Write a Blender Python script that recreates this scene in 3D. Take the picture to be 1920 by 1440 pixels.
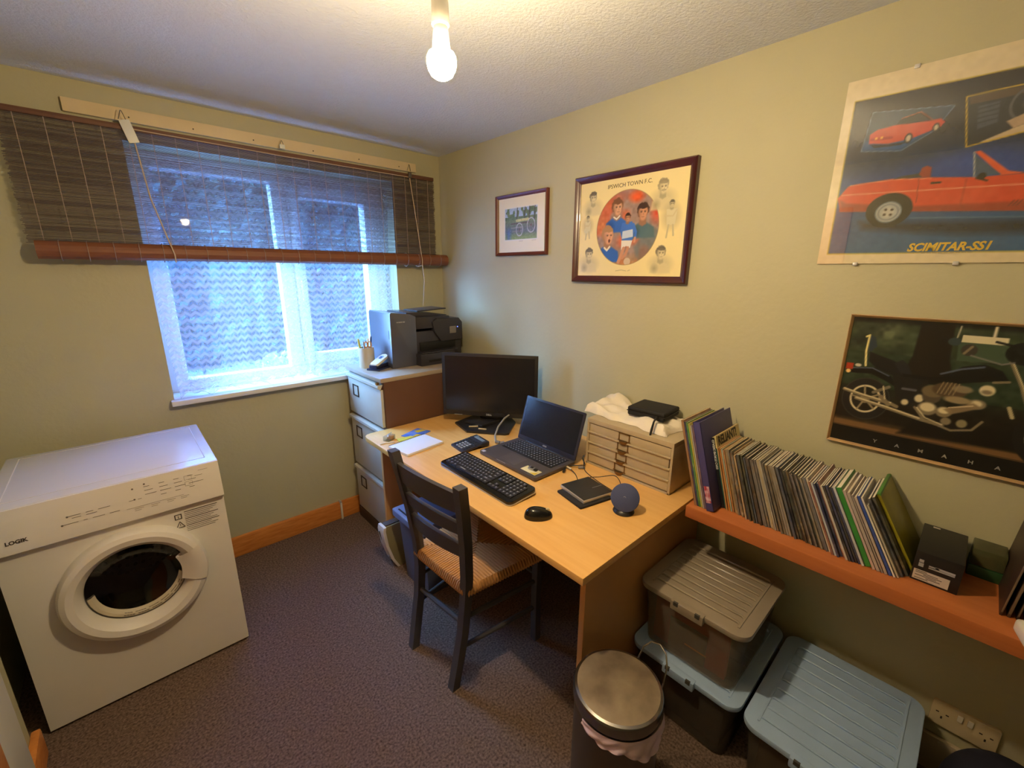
import bpy, bmesh, math, random
import numpy as np
from mathutils import Matrix, Vector
random.seed(7); RNG = np.random.default_rng(5)
PI = math.pi
C = bpy.context.scene.collection
S = bpy.context.scene
for o in list(bpy.data.objects): bpy.data.objects.remove(o)

# ------------------------------------------------------------------ camera
def cam_axes(yaw, pitch, roll):
    f = Vector((math.sin(yaw)*math.cos(pitch), math.cos(yaw)*math.cos(pitch), math.sin(pitch)))
    r = Vector((math.cos(yaw), -math.sin(yaw), 0)); u = r.cross(f)
    return r*math.cos(roll)+u*math.sin(roll), -r*math.sin(roll)+u*math.cos(roll), f
cr, cu, cf = cam_axes(.743, -.255, .006)
cd = bpy.data.cameras.new('camera'); cd.sensor_width = 36; cd.lens = 36*803.26/1920
cd.clip_start = .02
co = bpy.data.objects.new('camera', cd); C.objects.link(co)
M4 = Matrix.Identity(4)
for i in range(3):
    M4[i][0] = cr[i]; M4[i][1] = cu[i]; M4[i][2] = -cf[i]
M4[0][3], M4[1][3], M4[2][3] = -1.7157, -2.5878, 1.555
co.matrix_world = M4
S.camera = co
# ------------------------------------------------------------------ world, exposure
S.view_settings.view_transform = 'Standard'; S.view_settings.look = 'None'
S.view_settings.gamma = 1; S.view_settings.use_curve_mapping = False
S.view_settings.exposure = 0.0
SKY = 1.0; BULB = 1300; DAY = 58
w = bpy.data.worlds.new('overcast_sky'); S.world = w; w.use_nodes = True
bg = w.node_tree.nodes['Background']
bg.inputs[0].default_value = (1.6, 5.4, 24, 1); bg.inputs[1].default_value = SKY
# soft daylight from the bright part of the sky above the hedge
sl = bpy.data.lights.new('soft_daylight', 'SUN'); sl.energy = DAY; sl.angle = math.radians(70); sl.color = (.30, .64, 1.0)
so_ = bpy.data.objects.new('soft_daylight', sl); C.objects.link(so_)
so_.rotation_euler = Vector((.62, -.58, -.53)).to_track_quat('-Z', 'Y').to_euler()
S.cycles.max_bounces = 10; S.cycles.diffuse_bounces = 3; S.cycles.transparent_max_bounces = 24
S.cycles.transmission_bounces = 8; S.cycles.glossy_bounces = 3
S.cycles.sample_clamp_indirect = 12; S.cycles.caustics_reflective = False; S.cycles.caustics_refractive = False
S.cycles.use_denoising = True

# ------------------------------------------------------------------ materials
def lin(c):
    c = np.asarray(c, float)/255
    return np.where(c <= .04045, c/12.92, ((c+.055)/1.055)**2.4)
MATS = {}
def nodes_of(name):
    m = bpy.data.materials.new(name); m.use_nodes = True
    nt = m.node_tree; return m, nt, nt.nodes['Principled BSDF'], nt.nodes['Material Output']
def nd(nt, typ, **kw):
    n = nt.nodes.new(typ)
    for k, v in kw.items():
        if k.startswith('i_'): n.inputs[int(k[2:])].default_value = v
        else: setattr(n, k, v)
    return n
def math_n(nt, op, a, b=None, c=None):
    n = nt.nodes.new('ShaderNodeMath'); n.operation = op
    for i, v in enumerate((a, b, c)):
        if v is None: continue
        if isinstance(v, (int, float)): n.inputs[i].default_value = v
        else: nt.links.new(v, n.inputs[i])
    return n.outputs[0]
def mat(name, col, rough=.5, metal=0, var=.06, scale=12, bump=0, bscale=60, stretch=None, spec=.5, coat=0, col2=None, contrast=1, trans=0, detail=4):
    """principled material; colour wanders between two tones by a noise field"""
    if name in MATS: return MATS[name]
    m, nt, p, out = nodes_of(name)
    a = lin(col); b = lin(col2) if col2 is not None else a*(1-var*2)
    tc = nd(nt, 'ShaderNodeTexCoord'); mp = nd(nt, 'ShaderNodeMapping')
    nt.links.new(tc.outputs['Object'], mp.inputs[0])
    if stretch: mp.inputs['Scale'].default_value = stretch
    nz = nd(nt, 'ShaderNodeTexNoise'); nz.inputs['Scale'].default_value = scale; nz.inputs['Detail'].default_value = detail
    nt.links.new(mp.outputs[0], nz.inputs[0])
    rp = nd(nt, 'ShaderNodeValToRGB')
    rp.color_ramp.elements[0].position = .5-.25/contrast; rp.color_ramp.elements[1].position = .5+.25/contrast
    rp.color_ramp.elements[0].color = (*b, 1); rp.color_ramp.elements[1].color = (*a, 1)
    nt.links.new(nz.outputs[0], rp.inputs[0]); nt.links.new(rp.outputs[0], p.inputs['Base Color'])
    p.inputs['Roughness'].default_value = rough; p.inputs['Metallic'].default_value = metal
    p.inputs['Specular IOR Level'].default_value = spec
    p.inputs['Coat Weight'].default_value = coat; p.inputs['Transmission Weight'].default_value = trans
    if bump:
        n2 = nd(nt, 'ShaderNodeTexNoise'); n2.inputs['Scale'].default_value = bscale; n2.inputs['Detail'].default_value = 3
        nt.links.new(mp.outputs[0], n2.inputs[0])
        bp = nd(nt, 'ShaderNodeBump'); bp.inputs['Strength'].default_value = bump; bp.inputs['Distance'].default_value = .01
        nt.links.new(n2.outputs[0], bp.inputs['Height']); nt.links.new(bp.outputs[0], p.inputs['Normal'])
    MATS[name] = m
    return m
def clear_mat(name, col, clear, rough=.15):
    """see-through plastic: part transparent, part glossy body"""
    m, nt, p, out = nodes_of(name)
    p.inputs['Base Color'].default_value = (*lin(col), 1); p.inputs['Roughness'].default_value = rough
    tr = nd(nt, 'ShaderNodeBsdfTransparent'); tr.inputs[0].default_value = (*(lin(col)*.5+.5), 1)
    mx = nd(nt, 'ShaderNodeMixShader'); mx.inputs[0].default_value = clear
    nz = nd(nt, 'ShaderNodeTexNoise'); nz.inputs['Scale'].default_value = 9
    rm = nd(nt, 'ShaderNodeMapRange'); rm.inputs[3].default_value = clear-.08; rm.inputs[4].default_value = min(1, clear+.08)
    nt.links.new(nz.outputs[0], rm.inputs[0]); nt.links.new(rm.outputs[0], mx.inputs[0])
    nt.links.new(p.outputs[0], mx.inputs[1]); nt.links.new(tr.outputs[0], mx.inputs[2]); nt.links.new(mx.outputs[0], out.inputs[0])
    MATS[name] = m
    return m
def emit_mat(name, col, strength):
    m, nt, p, out = nodes_of(name)
    p.inputs['Base Color'].default_value = (*lin(col), 1)
    p.inputs['Emission Color'].default_value = (*lin(col), 1); p.inputs['Emission Strength'].default_value = strength
    MATS[name] = m
    return m
def art_mat(name, rough=.35, coat=0):
    m, nt, p, out = nodes_of(name)
    at = nd(nt, 'ShaderNodeAttribute'); at.attribute_name = 'print'
    nt.links.new(at.outputs['Color'], p.inputs['Base Color'])
    p.inputs['Roughness'].default_value = rough; p.inputs['Coat Weight'].default_value = coat; p.inputs['Coat Roughness'].default_value = .06
    MATS[name] = m
    return m

# ------------------------------------------------------------------ mesh builder
class P:
    def __init__(s): s.v = []; s.f = []; s.mi = []
    def add(s, vs, fs, mi=0, M=None):
        n = len(s.v)
        s.v += [tuple(M @ Vector(v)) if M is not None else tuple(v) for v in vs]
        s.f += [tuple(n+i for i in f) for f in fs]; s.mi += [mi]*len(fs)
        return s
    def bm(s, b, mi=0, M=None):
        b.verts.index_update()
        s.add([v.co.copy() for v in b.verts], [[v.index for v in f.verts] for f in b.faces], mi, M); b.free(); return s
    def box(s, x0, x1, y0, y1, z0, z1, bev=0, mi=0, M=None, seg=2):
        x0, x1 = sorted((x0, x1)); y0, y1 = sorted((y0, y1)); z0, z1 = sorted((z0, z1))
        if not bev:
            vs = [(x, y, z) for z in (z0, z1) for y in (y0, y1) for x in (x0, x1)]
            return s.add(vs, [(0,2,3,1),(4,5,7,6),(0,1,5,4),(2,6,7,3),(0,4,6,2),(1,3,7,5)], mi, M)
        b = bmesh.new(); bmesh.ops.create_cube(b, size=1)
        for v in b.verts: v.co = Vector(((x0+x1)/2+v.co.x*(x1-x0), (y0+y1)/2+v.co.y*(y1-y0), (z0+z1)/2+v.co.z*(z1-z0)))
        bev = min(bev, .49*min(x1-x0, y1-y0, z1-z0))
        bmesh.ops.bevel(b, geom=list(b.edges), offset=bev, segments=seg, profile=.6, affect='EDGES')
        return s.bm(b, mi, M)
    def tube(s, pts, r, n=8, mi=0, M=None, caps=True, closed=False):
        pts = [Vector(p) for p in pts]; k = len(pts)
        rs = r if isinstance(r, (list, tuple)) else [r]*k
        vs = []; up = None
        for i, p in enumerate(pts):
            a = pts[(i-1) % k] if (i or closed) else p; b = pts[(i+1) % k] if (i < k-1 or closed) else p
            t = (b-a).normalized()
            if up is None: up = t.orthogonal().normalized()
            up = (up-t*up.dot(t)); up = up.normalized() if up.length > 1e-6 else t.orthogonal().normalized()
            sd = t.cross(up)
            vs += [p+(up*math.cos(2*PI*j/n)+sd*math.sin(2*PI*j/n))*rs[i] for j in range(n)]
        fs = []
        for i in range(k if closed else k-1):
            for j in range(n):
                fs.append((i*n+j, i*n+(j+1) % n, ((i+1) % k)*n+(j+1) % n, ((i+1) % k)*n+j))
        if caps and not closed: fs += [tuple(range(n))[::-1], tuple((k-1)*n+j for j in range(n))]
        return s.add(vs, fs, mi, M)
    def cyl(s, p0, p1, r0, r1=None, n=20, mi=0, M=None):
        return s.tube([p0, p1], [r0, r0 if r1 is None else r1], n, mi, M)
    def lathe(s, prof, n=32, mi=0, M=None, a0=0, a1=2*PI):
        full = abs(a1-a0-2*PI) < 1e-6; k = n if full else n+1
        vs = []
        for i in range(k):
            a = a0+(a1-a0)*i/n
            vs += [(r*math.cos(a), r*math.sin(a), z) for r, z in prof]
        m = len(prof); fs = []
        for i in range(n):
            for j in range(m-1):
                a = i*m+j; b = ((i+1) % k)*m+j
                q = (a, b, b+1, a+1)
                fs.append(q)
        if not full:
            pass
        b = bmesh.new(); bv = [b.verts.new(v) for v in vs]
        for f in fs:
            try: b.faces.new([bv[i] for i in f])
            except ValueError: pass
        bmesh.ops.remove_doubles(b, verts=b.verts, dist=1e-6)
        bmesh.ops.recalc_face_normals(b, faces=b.faces)
        return s.bm(b, mi, M)
    def prism(s, poly, z0, z1, mi=0, M=None, bev=0):
        n = len(poly)
        if bev:
            b = bmesh.new()
            lo = [b.verts.new((x, y, z0)) for x, y in poly]; hi = [b.verts.new((x, y, z1)) for x, y in poly]
            b.faces.new(lo[::-1]); b.faces.new(hi)
            for i in range(n): b.faces.new((lo[i], lo[(i+1) % n], hi[(i+1) % n], hi[i]))
            bmesh.ops.recalc_face_normals(b, faces=b.faces)
            es = [e for e in b.edges if abs(e.verts[0].co.z-e.verts[1].co.z) < 1e-9]
            bmesh.ops.bevel(b, geom=es, offset=bev, segments=2, profile=.6, affect='EDGES')
            return s.bm(b, mi, M)
        vs = [(x, y, z0) for x, y in poly]+[(x, y, z1) for x, y in poly]
        fs = [tuple(range(n))[::-1], tuple(range(n, 2*n))]+[(i, (i+1) % n, n+(i+1) % n, n+i) for i in range(n)]
        return s.add(vs, fs, mi, M)
    def grid(s, fn, nu, nv, mi=0, M=None):
        vs = [fn(i/nu, j/nv) for j in range(nv+1) for i in range(nu+1)]
        fs = [(j*(nu+1)+i, j*(nu+1)+i+1, (j+1)*(nu+1)+i+1, (j+1)*(nu+1)+i) for j in range(nv) for i in range(nu)]
        return s.add(vs, fs, mi, M)
    def text(s, body, size, M, depth=.0004, mi=0, spacing=1, shear=0, bold=0, align='LEFT', wide=1):
        cu_ = bpy.data.curves.new('t', 'FONT'); cu_.body = body; cu_.size = size; cu_.extrude = depth; cu_.space_character = spacing
        cu_.shear = shear; cu_.offset = bold; cu_.align_x = align; cu_.resolution_u = 3
        o = bpy.data.objects.new('t', cu_); C.objects.link(o)
        dg = bpy.context.evaluated_depsgraph_get(); me = o.evaluated_get(dg).to_mesh()
        s.add([(v.co.x*wide, v.co.y, v.co.z) for v in me.vertices], [tuple(p.vertices) for p in me.polygons], mi, M)
        o.evaluated_get(dg).to_mesh_clear(); bpy.data.objects.remove(o); bpy.data.curves.remove(cu_)
        return s
    def mesh(s, name, mats, smooth=35):
        me = bpy.data.meshes.new(name); me.from_pydata([tuple(v) for v in s.v], [], s.f)
        if not isinstance(mats, (list, tuple)): mats = [mats]
        for m in mats: me.materials.append(m)
        if len(mats) > 1: me.polygons.foreach_set('material_index', s.mi)
        if smooth:
            me.polygons.foreach_set('use_smooth', [True]*len(me.polygons)); me.set_sharp_from_angle(angle=math.radians(smooth))
        me.validate(); me.update()
        return me
    def obj(s, name, mats, parent=None, smooth=35):
        o = bpy.data.objects.new(name, s.mesh(name, mats, smooth)); C.objects.link(o)
        if parent: o.parent = parent
        return o
def tag(o, label, cat, group=None, kind=None):
    o['label'] = label; o['category'] = cat
    if group: o['group'] = group
    if kind: o['kind'] = kind
    return o
def thing(name, label, cat, loc=(0, 0, 0), rz=0, group=None):
    o = bpy.data.objects.new(name, None); o.empty_display_size = .05; C.objects.link(o)
    o.location = loc; o.rotation_euler = (0, 0, rz)
    return tag(o, label, cat, group)
def struct(o): o['kind'] = 'structure'; return o
def T(x, y, z): return Matrix.Translation((x, y, z))
def RX(a): return Matrix.Rotation(a, 4, 'X')
def RY(a): return Matrix.Rotation(a, 4, 'Y')
def RZ(a): return Matrix.Rotation(a, 4, 'Z')
def rrect(x0, x1, y0, y1, r, n=6):
    pts = []
    for cx, cy, a in ((x1-r, y1-r, 0), (x0+r, y1-r, 90), (x0+r, y0+r, 180), (x1-r, y0+r, 270)):
        pts += [(cx+r*math.cos(math.radians(a+90*i/n)), cy+r*math.sin(math.radians(a+90*i/n))) for i in range(n+1)]
    return pts
# wall frames for text / flat prints: local x = reading direction, y = up, z = towards the viewer
def FR(x, y, z):   # on the right wall, facing -x
    return Matrix(((0, 0, -1, x), (-1, 0, 0, y), (0, 1, 0, z), (0, 0, 0, 1)))
def FB(x, y, z):   # facing -y
    return Matrix(((1, 0, 0, x), (0, 0, -1, y), (0, 1, 0, z), (0, 0, 0, 1)))

# ------------------------------------------------------------------ the room
H = 2.277
m_wall = mat('sage_green_wall_paint', (190, 184, 150), .62, var=.03, scale=3, bump=.12, bscale=45)
m_ceil = mat('stippled_white_ceiling', (220, 224, 226), .9, var=.02, scale=30, bump=.35, bscale=110)
m_carpet = mat('dark_brown_carpet', (172, 146, 130), .95, col2=(80, 64, 58), scale=130, bump=.9, bscale=420, spec=.1, detail=6)
m_pine = mat('varnished_pine', (226, 150, 76), .4, col2=(196, 112, 45), scale=3, stretch=(4, 14, 30), detail=5)
m_white = mat('white_gloss_paint', (230, 229, 224), .35, var=.02)
m_upvc = mat('white_upvc', (225, 228, 232), .3, var=.02)
p = P(); p.box(-2.6, .0, -4.7, 0, -.06, 0); struct(p.obj('floor', m_carpet))
p = P(); p.box(-2.6, .1, -4.8, .25, H, H+.06); struct(p.obj('ceiling', m_ceil))
WX0, WX1, WZ0, WZ1 = -1.575, -.345, .945, 2.085
p = P(); p.box(-2.6, WX0, 0, .25, -.06, H); p.box(WX1, .1, 0, .25, -.06, H)
p.box(WX0, WX1, 0, .25, -.06, WZ0-.025); p.box(WX0, WX1, 0, .25, WZ1, H); struct(p.obj('wall_back', m_wall))
p = P(); p.box(0, .1, -4.8, 0, -.06, H); struct(p.obj('wall_right', m_wall))
p = P(); p.box(-2.6, -2.22, -.78, 0, -.06, H); p.box(-2.6, -2.145, -4.8, -.78, -.06, H); struct(p.obj('wall_left', m_wall))
p = P(); p.box(-2.145, 0, -4.8, -4.7, -.06, H); struct(p.obj('wall_front', m_wall))
def skirting(x0, x1, y0, y1, h=.118):
    return P().box(x0, x1, y0, y1, 0, h, .006)
struct(skirting(-2.22, -.005, -.02, 0).obj('baseboard_back', m_pine))
struct(skirting(-2.145, -2.122, -.93, -.76, .105).obj('baseboard_left', m_pine))
struct(skirting(-.018, 0, -4.7, -.02, .13).obj('baseboard_right', mat('cream_skirting_paint', (196, 180, 150), .5)))
# white architrave and door edge at the left
t = struct(P().box(-2.145, -2.117, -1.11, -.93, 0, 2.05, .006).obj('trim_1', m_white))
t = struct(P().box(-2.145, -2.112, -1.85, -1.11, .005, 2.0, .004).obj('door_1', m_pine))
P().cyl((-2.112, -1.68, 1.0), (-2.06, -1.68, 1.0), .01).tube([(-2.06, -1.68, 1.0), (-2.06, -1.57, 1.0)], .009).obj('door_handle', mat('brass', (190, 150, 80), .3, 1), t)
# window sill board
struct(P().box(-1.59, -.32, -.05, .0, .92, .945, .005).box(WX0, WX1, -.01, .16, .9205, .945).obj('trim_2', m_white))
# window: frame, mullion, opening sash, panes, handle
win = bpy.data.objects.new('window_1', None); C.objects.link(win); win.location = (-.96, .18, WZ0); struct(win)
fw, fh = (WX1-WX0)/2, WZ1-WZ0
p = P(); p.box(-fw, -fw+.085, -.035, .035, 0, fh, .006); p.box(fw-.07, fw, -.035, .035, 0, fh, .006)
p.box(-fw+.085, fw-.07, -.035, .035, fh-.07, fh, .006); p.box(-fw+.085, fw-.07, -.035, .035, 0, .06, .006); p.obj('frame', m_upvc, win)
P().box(-.03, .045, -.035, .035, .06, fh-.07, .006).obj('mullion', m_upvc, win)
p = P()
sx0, sx1, sz0, sz1 = .046, fw-.071, .061, fh-.071
p.box(sx0, sx0+.06, -.05, .03, sz0, sz1, .006); p.box(sx1-.06, sx1, -.05, .03, sz0, sz1, .006)
p.box(sx0+.06, sx1-.06, -.05, .03, sz0, sz0+.06, .006); p.box(sx0+.06, sx1-.06, -.05, .03, sz1-.06, sz1, .006)
sash = p.obj('sash', m_upvc, win)
P().box(sx0+.015, sx0+.035, -.066, -.05, .52, .58, .003).box(sx0+.017, sx0+.033, -.085, -.064, .44, .56, .005).obj('handle', m_upvc, sash)
m_glass, nt, pb, out = nodes_of('window_glass')
tr = nd(nt, 'ShaderNodeBsdfTransparent'); gl = nd(nt, 'ShaderNodeBsdfGlossy'); gl.inputs['Roughness'].default_value = .02
mx = nd(nt, 'ShaderNodeMixShader'); mx.inputs[0].default_value = .06
nt.links.new(tr.outputs[0], mx.inputs[1]); nt.links.new(gl.outputs[0], mx.inputs[2]); nt.links.new(mx.outputs[0], out.inputs[0])
P().box(-fw+.086, -.031, -.004, .004, .061, fh-.071).obj('pane', m_glass, win)
P().box(sx0+.061, sx1-.061, -.004, .004, sz0+.061, sz1-.061).obj('pane', m_glass, sash)

# ------------------------------------------------------------------ outside
m_pave = mat('pale_concrete_paving', (215, 215, 210), .9, var=.06, scale=4)
GZ = .42     # the garden lies higher than the floor
g = P().box(-9, 8, .3, 11, -.1, GZ).obj('ground', m_pave); struct(g)
def leaves(n, fn, size):
    p = P()
    for _ in range(n):
        c = Vector(fn()); a = Vector(RNG.normal(size=3)).normalized(); b = a.orthogonal().normalized(); s = size*random.uniform(.6, 1.3)
        d = a.cross(b)
        p.add([c-b*s, c+d*s*.45, c+b*s, c-d*s*.45], [(0, 1, 2, 3)])
    return p
def leafmat(name, col, col2):
    return mat(name, col, .55, col2=col2, scale=2.5, contrast=2)
def blob(cx, cy, cz, rx, ry, rz):
    def f():
        v = RNG.normal(size=3); v /= np.linalg.norm(v); k = random.random()**.33
        return cx+v[0]*rx*k, cy+v[1]*ry*k, cz+v[2]*rz*k
    return f
HY = 3.7
def hedge_fn(): return random.uniform(-4.2, 4.2), random.gauss(0, .22)-.1, random.random()**.85*2.75+random.gauss(0, .05)
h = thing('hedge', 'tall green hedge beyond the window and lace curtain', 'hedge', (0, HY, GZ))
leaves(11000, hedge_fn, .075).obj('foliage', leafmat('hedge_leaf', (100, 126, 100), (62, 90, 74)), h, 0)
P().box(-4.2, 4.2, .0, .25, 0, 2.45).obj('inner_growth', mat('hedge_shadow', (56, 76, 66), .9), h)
def tree(x, y, hgt, r, label):
    t = thing('garden_tree', label, 'tree', (x, y, GZ))
    P().tube([(0, 0, 0), (.1, 0, hgt*.4), (.05, 0, hgt*.75)], [.16, .12, .05], 8).obj('trunk', mat('bark', (70, 60, 52), .9), t)
    leaves(4200, blob(0, 0, hgt*.62, r, r*.8, hgt*.30), .12).obj('foliage', leafmat('tree_leaf', (84, 112, 84), (48, 70, 60)), t, 0)
tree(-1.0, 6.4, 4.6, 1.5, 'dark leafy tree seen through the left window pane above the hedge')
tree(2.5, 6.9, 4.6, 1.5, 'dark leafy tree seen through the right window pane above the hedge')
s = thing('shrub', 'bright yellow-green shrub outside near the window mullion', 'shrub', (-.62, 1.5, GZ))
leaves(1500, blob(0, 0, .22, .36, .25, .24), .035).obj('foliage', leafmat('shrub_leaf', (206, 208, 90), (130, 160, 60)), s, 0)
P().tube([(0, 0, 0), (.02, 0, .3)], [.02, .01], 6).obj('stem', MATS['bark'], s)

# ------------------------------------------------------------------ lace curtain
m_lace, nt, pb, out = nodes_of('white_lace')
tc = nd(nt, 'ShaderNodeTexCoord'); sp = nd(nt, 'ShaderNodeSeparateXYZ'); nt.links.new(tc.outputs['UV'], sp.inputs[0])
X, Z = sp.outputs[0], sp.outputs[1]
fx = math_n(nt, 'FRACT', math_n(nt, 'MULTIPLY', X, 1/.046)); tri = math_n(nt, 'ABSOLUTE', math_n(nt, 'SUBTRACT', fx, .5))
v = math_n(nt, 'ADD', math_n(nt, 'MULTIPLY', Z, 1/.034), math_n(nt, 'MULTIPLY', tri, .9))
fv = math_n(nt, 'FRACT', v)
band = math_n(nt, 'LESS_THAN', fv, .42)
fx2 = math_n(nt, 'FRACT', math_n(nt, 'MULTIPLY', X, 2/.046))
dx = math_n(nt, 'SUBTRACT', fx2, .5); dz = math_n(nt, 'SUBTRACT', fv, .71)
leaf = math_n(nt, 'LESS_THAN', math_n(nt, 'ADD', math_n(nt, 'MULTIPLY', math_n(nt, 'MULTIPLY', dx, dx), 1.0), math_n(nt, 'MULTIPLY', math_n(nt, 'MULTIPLY', dz, dz), 4.5)), .14)
dens = math_n(nt, 'ADD', math_n(nt, 'MULTIPLY', band, .22), .40)
dens = math_n(nt, 'SUBTRACT', dens, math_n(nt, 'MULTIPLY', leaf, .13))
df = nd(nt, 'ShaderNodeBsdfDiffuse'); df.inputs[0].default_value = (.82, .84, .88, 1)
tl = nd(nt, 'ShaderNodeBsdfTranslucent'); tl.inputs[0].default_value = (.85, .87, .9, 1)
m1 = nd(nt, 'ShaderNodeMixShader'); m1.inputs[0].default_value = .13
tr = nd(nt, 'ShaderNodeBsdfTransparent'); m2 = nd(nt, 'ShaderNodeMixShader')
nt.links.new(df.outputs[0], m1.inputs[1]); nt.links.new(tl.outputs[0], m1.inputs[2])
nt.links.new(dens, m2.inputs[0]); nt.links.new(tr.outputs[0], m2.inputs[1]); nt.links.new(m1.outputs[0], m2.inputs[2]); nt.links.new(m2.outputs[0], out.inputs[0])
def lace_fn(u, v):
    x = -1.555+1.2*u; q = (1-v)
    amp = (.010+.016*(.5+.5*math.sin(u*5.3+1))*(.4+.6*q))*(1.5 if u > .5 else 1)
    k = 38 if u > .52 else 24
    y = .045+amp*math.sin(u*k+1.3*math.sin(u*9)+.5*q)+.006*math.sin(u*71)
    if v < .16:          # the hem lies crumpled on the sill
        a = v/.16
        z = .952+.018*abs(math.sin(u*26+a*5))*(1-a)+.011*math.sin(u*57)**2+.02*a
        y = .0-.035*(1-a)+.012*math.sin(u*33+a*3)+.045*a
    else:
        z = .972+(v-.16)/.84*1.07
    return (x+.008*math.sin(q*9+u*14), y, z)
p = P().grid(lace_fn, 260, 70)
cur = p.obj('lace_curtain', m_lace, smooth=180)
uv = cur.data.uv_layers.new(name='UVMap'); co_ = np.zeros(len(cur.data.vertices)*3); cur.data.vertices.foreach_get('co', co_); co_ = co_.reshape(-1, 3)
vi = np.zeros(len(cur.data.loops), int); cur.data.loops.foreach_get('vertex_index', vi)
ii = vi % 261; jj = vi // 261
uv.data.foreach_set('uv', np.stack([ii/260*1.5, jj/70*1.27], 1).ravel())
tag(cur, 'white lace net curtain gathered on the window sill behind the blind', 'curtain')

# ------------------------------------------------------------------ bamboo blind and batten
m_batten = mat('cream_painted_wood', (226, 205, 160), .5, var=.03)
b = thing('batten', 'long cream painted wooden batten screwed above the bamboo blind', 'batten', (-.96, 0, 2.154))
P().box(-.777, .777, -.02, 0, 0, .05, .002).obj('board', m_batten, b)
for i, x in enumerate((-.58, -.36, -.12, .16, .41, .66)):
    P().cyl((x, -.0215, .018), (x, -.0195, .018), .003, n=8).obj('screw', mat('dark_screw', (70, 60, 50), .5, .6), b)
m_bam = mat('dark_bamboo', (92, 74, 72), .55, col2=(60, 46, 46), scale=2, stretch=(3, 10, 400), contrast=1.3)
m_roll, nt, pb, out = nodes_of('backlit_bamboo_tint')  # orange-brown tint paints the window's backlight into the rolled dark bamboo
tl = nd(nt, 'ShaderNodeBsdfTranslucent'); tl.inputs[0].default_value = (.62, .32, .17, 1)
tc = nd(nt, 'ShaderNodeTexCoord'); mp = nd(nt, 'ShaderNodeMapping'); mp.inputs['Scale'].default_value = (2, 300, 300)
nz = nd(nt, 'ShaderNodeTexNoise'); nz.inputs['Scale'].default_value = 2
rp = nd(nt, 'ShaderNodeValToRGB'); rp.color_ramp.elements[0].color = (*lin((120, 80, 60)), 1); rp.color_ramp.elements[1].color = (*lin((176, 112, 78)), 1)
nt.links.new(tc.outputs['Object'], mp.inputs[0]); nt.links.new(mp.outputs[0], nz.inputs[0]); nt.links.new(nz.outputs[0], rp.inputs[0]); nt.links.new(rp.outputs[0], pb.inputs['Base Color'])
mx = nd(nt, 'ShaderNodeMixShader'); mx.inputs[0].default_value = .35
nt.links.new(pb.outputs[0], mx.inputs[1]); nt.links.new(tl.outputs[0], mx.inputs[2]); nt.links.new(mx.outputs[0], out.inputs[0])
m_thread = mat('pale_blind_thread', (170, 150, 140), .8)
m_cord = mat('cream_cord', (205, 180, 150), .8)
m_tag = mat('white_plastic', (225, 225, 215), .4, var=.02)
bl = thing('bamboo_blind', 'half rolled dark bamboo blind hanging in front of the window', 'blind', (-.965, -.05, 0))
BX0, BX1 = -.955, .885
P().box(BX0, BX1, -.006, .008, 2.113, 2.134, .002).obj('headrail', mat('brown_bamboo_rail', (120, 82, 62), .5, col2=(84, 54, 42), scale=3, stretch=(2, 20, 60)), bl)
p = P(); z = 2.112
while z > 1.655:
    d = random.choice((.0015, .0018, .0021)); e = random.random()
    gap = .0008+.0006*random.random() if e < .8 else .0014+.0010*random.random()
    j0, j1 = random.uniform(-.006, .006), random.uniform(-.006, .006)
    p.add([(x, y, zz) for x in (BX0+j0, BX1+j1) for y, zz in ((-.001, z), (.001, z), (.001, z-d), (-.001, z-d))],
          [(0, 1, 2, 3), (7, 6, 5, 4), (0, 4, 5, 1), (1, 5, 6, 2), (2, 6, 7, 3), (3, 7, 4, 0)])
    z -= d+gap
o = p.obj('slats', m_bam, bl, 0); o['kind'] = 'stuff'
th_me = P().box(-.0012, .0012, -.0028, -.0016, 1.65, 2.125).mesh('thread', m_thread)
ring_me = P().tube([(0, .0396*math.cos(a), .0396*math.sin(a)) for a in np.linspace(0, 2*PI, 25)[:-1]], .0013, 4, closed=True).mesh('roll_thread', m_thread)
RZc = 1.628
for i in range(23):
    x = BX0+.045+i*(BX1-BX0-.09)/22
    o = bpy.data.objects.new('thread', th_me); C.objects.link(o); o.parent = bl; o.location = (x, 0, 0)
    o = bpy.data.objects.new('roll_thread', ring_me); C.objects.link(o); o.parent = bl; o.location = (x+.04, -.034, RZc)
prof = []
for i in range(52):
    a = 2*PI*i/20; r = .037-.0006*i/2+.0011*(i % 2)
    prof.append((-.034+r*math.cos(a-.2), RZc+r*math.sin(a-.2)))
p = P()
n = len(prof)
xs = (BX0+.02, BX1+.055)
p.add([(x, y, z) for x in xs for y, z in prof], [(i, i+1, n+i+1, n+i) for i in range(n-1)])
p.obj('roll', m_roll, bl, 0)
# hanging hooks, cord lock, pulleys, cords
m_wire = mat('dull_steel_wire', (120, 112, 100), .4, .8)
def hook(x, zt): return P().tube([(x-.012, -.008, zt-.035), (x-.002, -.014, zt-.004), (x, -.006, zt), (x+.002, -.014, zt-.004), (x+.012, -.008, zt-.035)], .0014, 6)
for x in (-.60, .0, .71): hook(x, 2.185).obj('hook', m_wire, bl)
P().box(-.018, .018, -.02, -.012, -.04, .045, .002, M=T(-.585, 0, 2.105) @ RY(-.25)).obj('cord_lock', m_tag, bl)
P().box(-.012, .012, -.02, -.01, 2.145, 2.165, .003).obj('pulley', m_tag, bl)
P().box(.70, .722, -.02, -.01, 2.105, 2.14, .003).obj('pulley', m_wire, bl)
P().tube([(-.575, -.016, 2.07), (-.56, -.05, 1.85), (-.515, -.075, 1.62), (-.515, -.07, 1.593), (-.51, -.02, 1.589), (-.505, .004, 1.60)], .0028, 6).obj('lift_cord', m_cord, bl)
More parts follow.
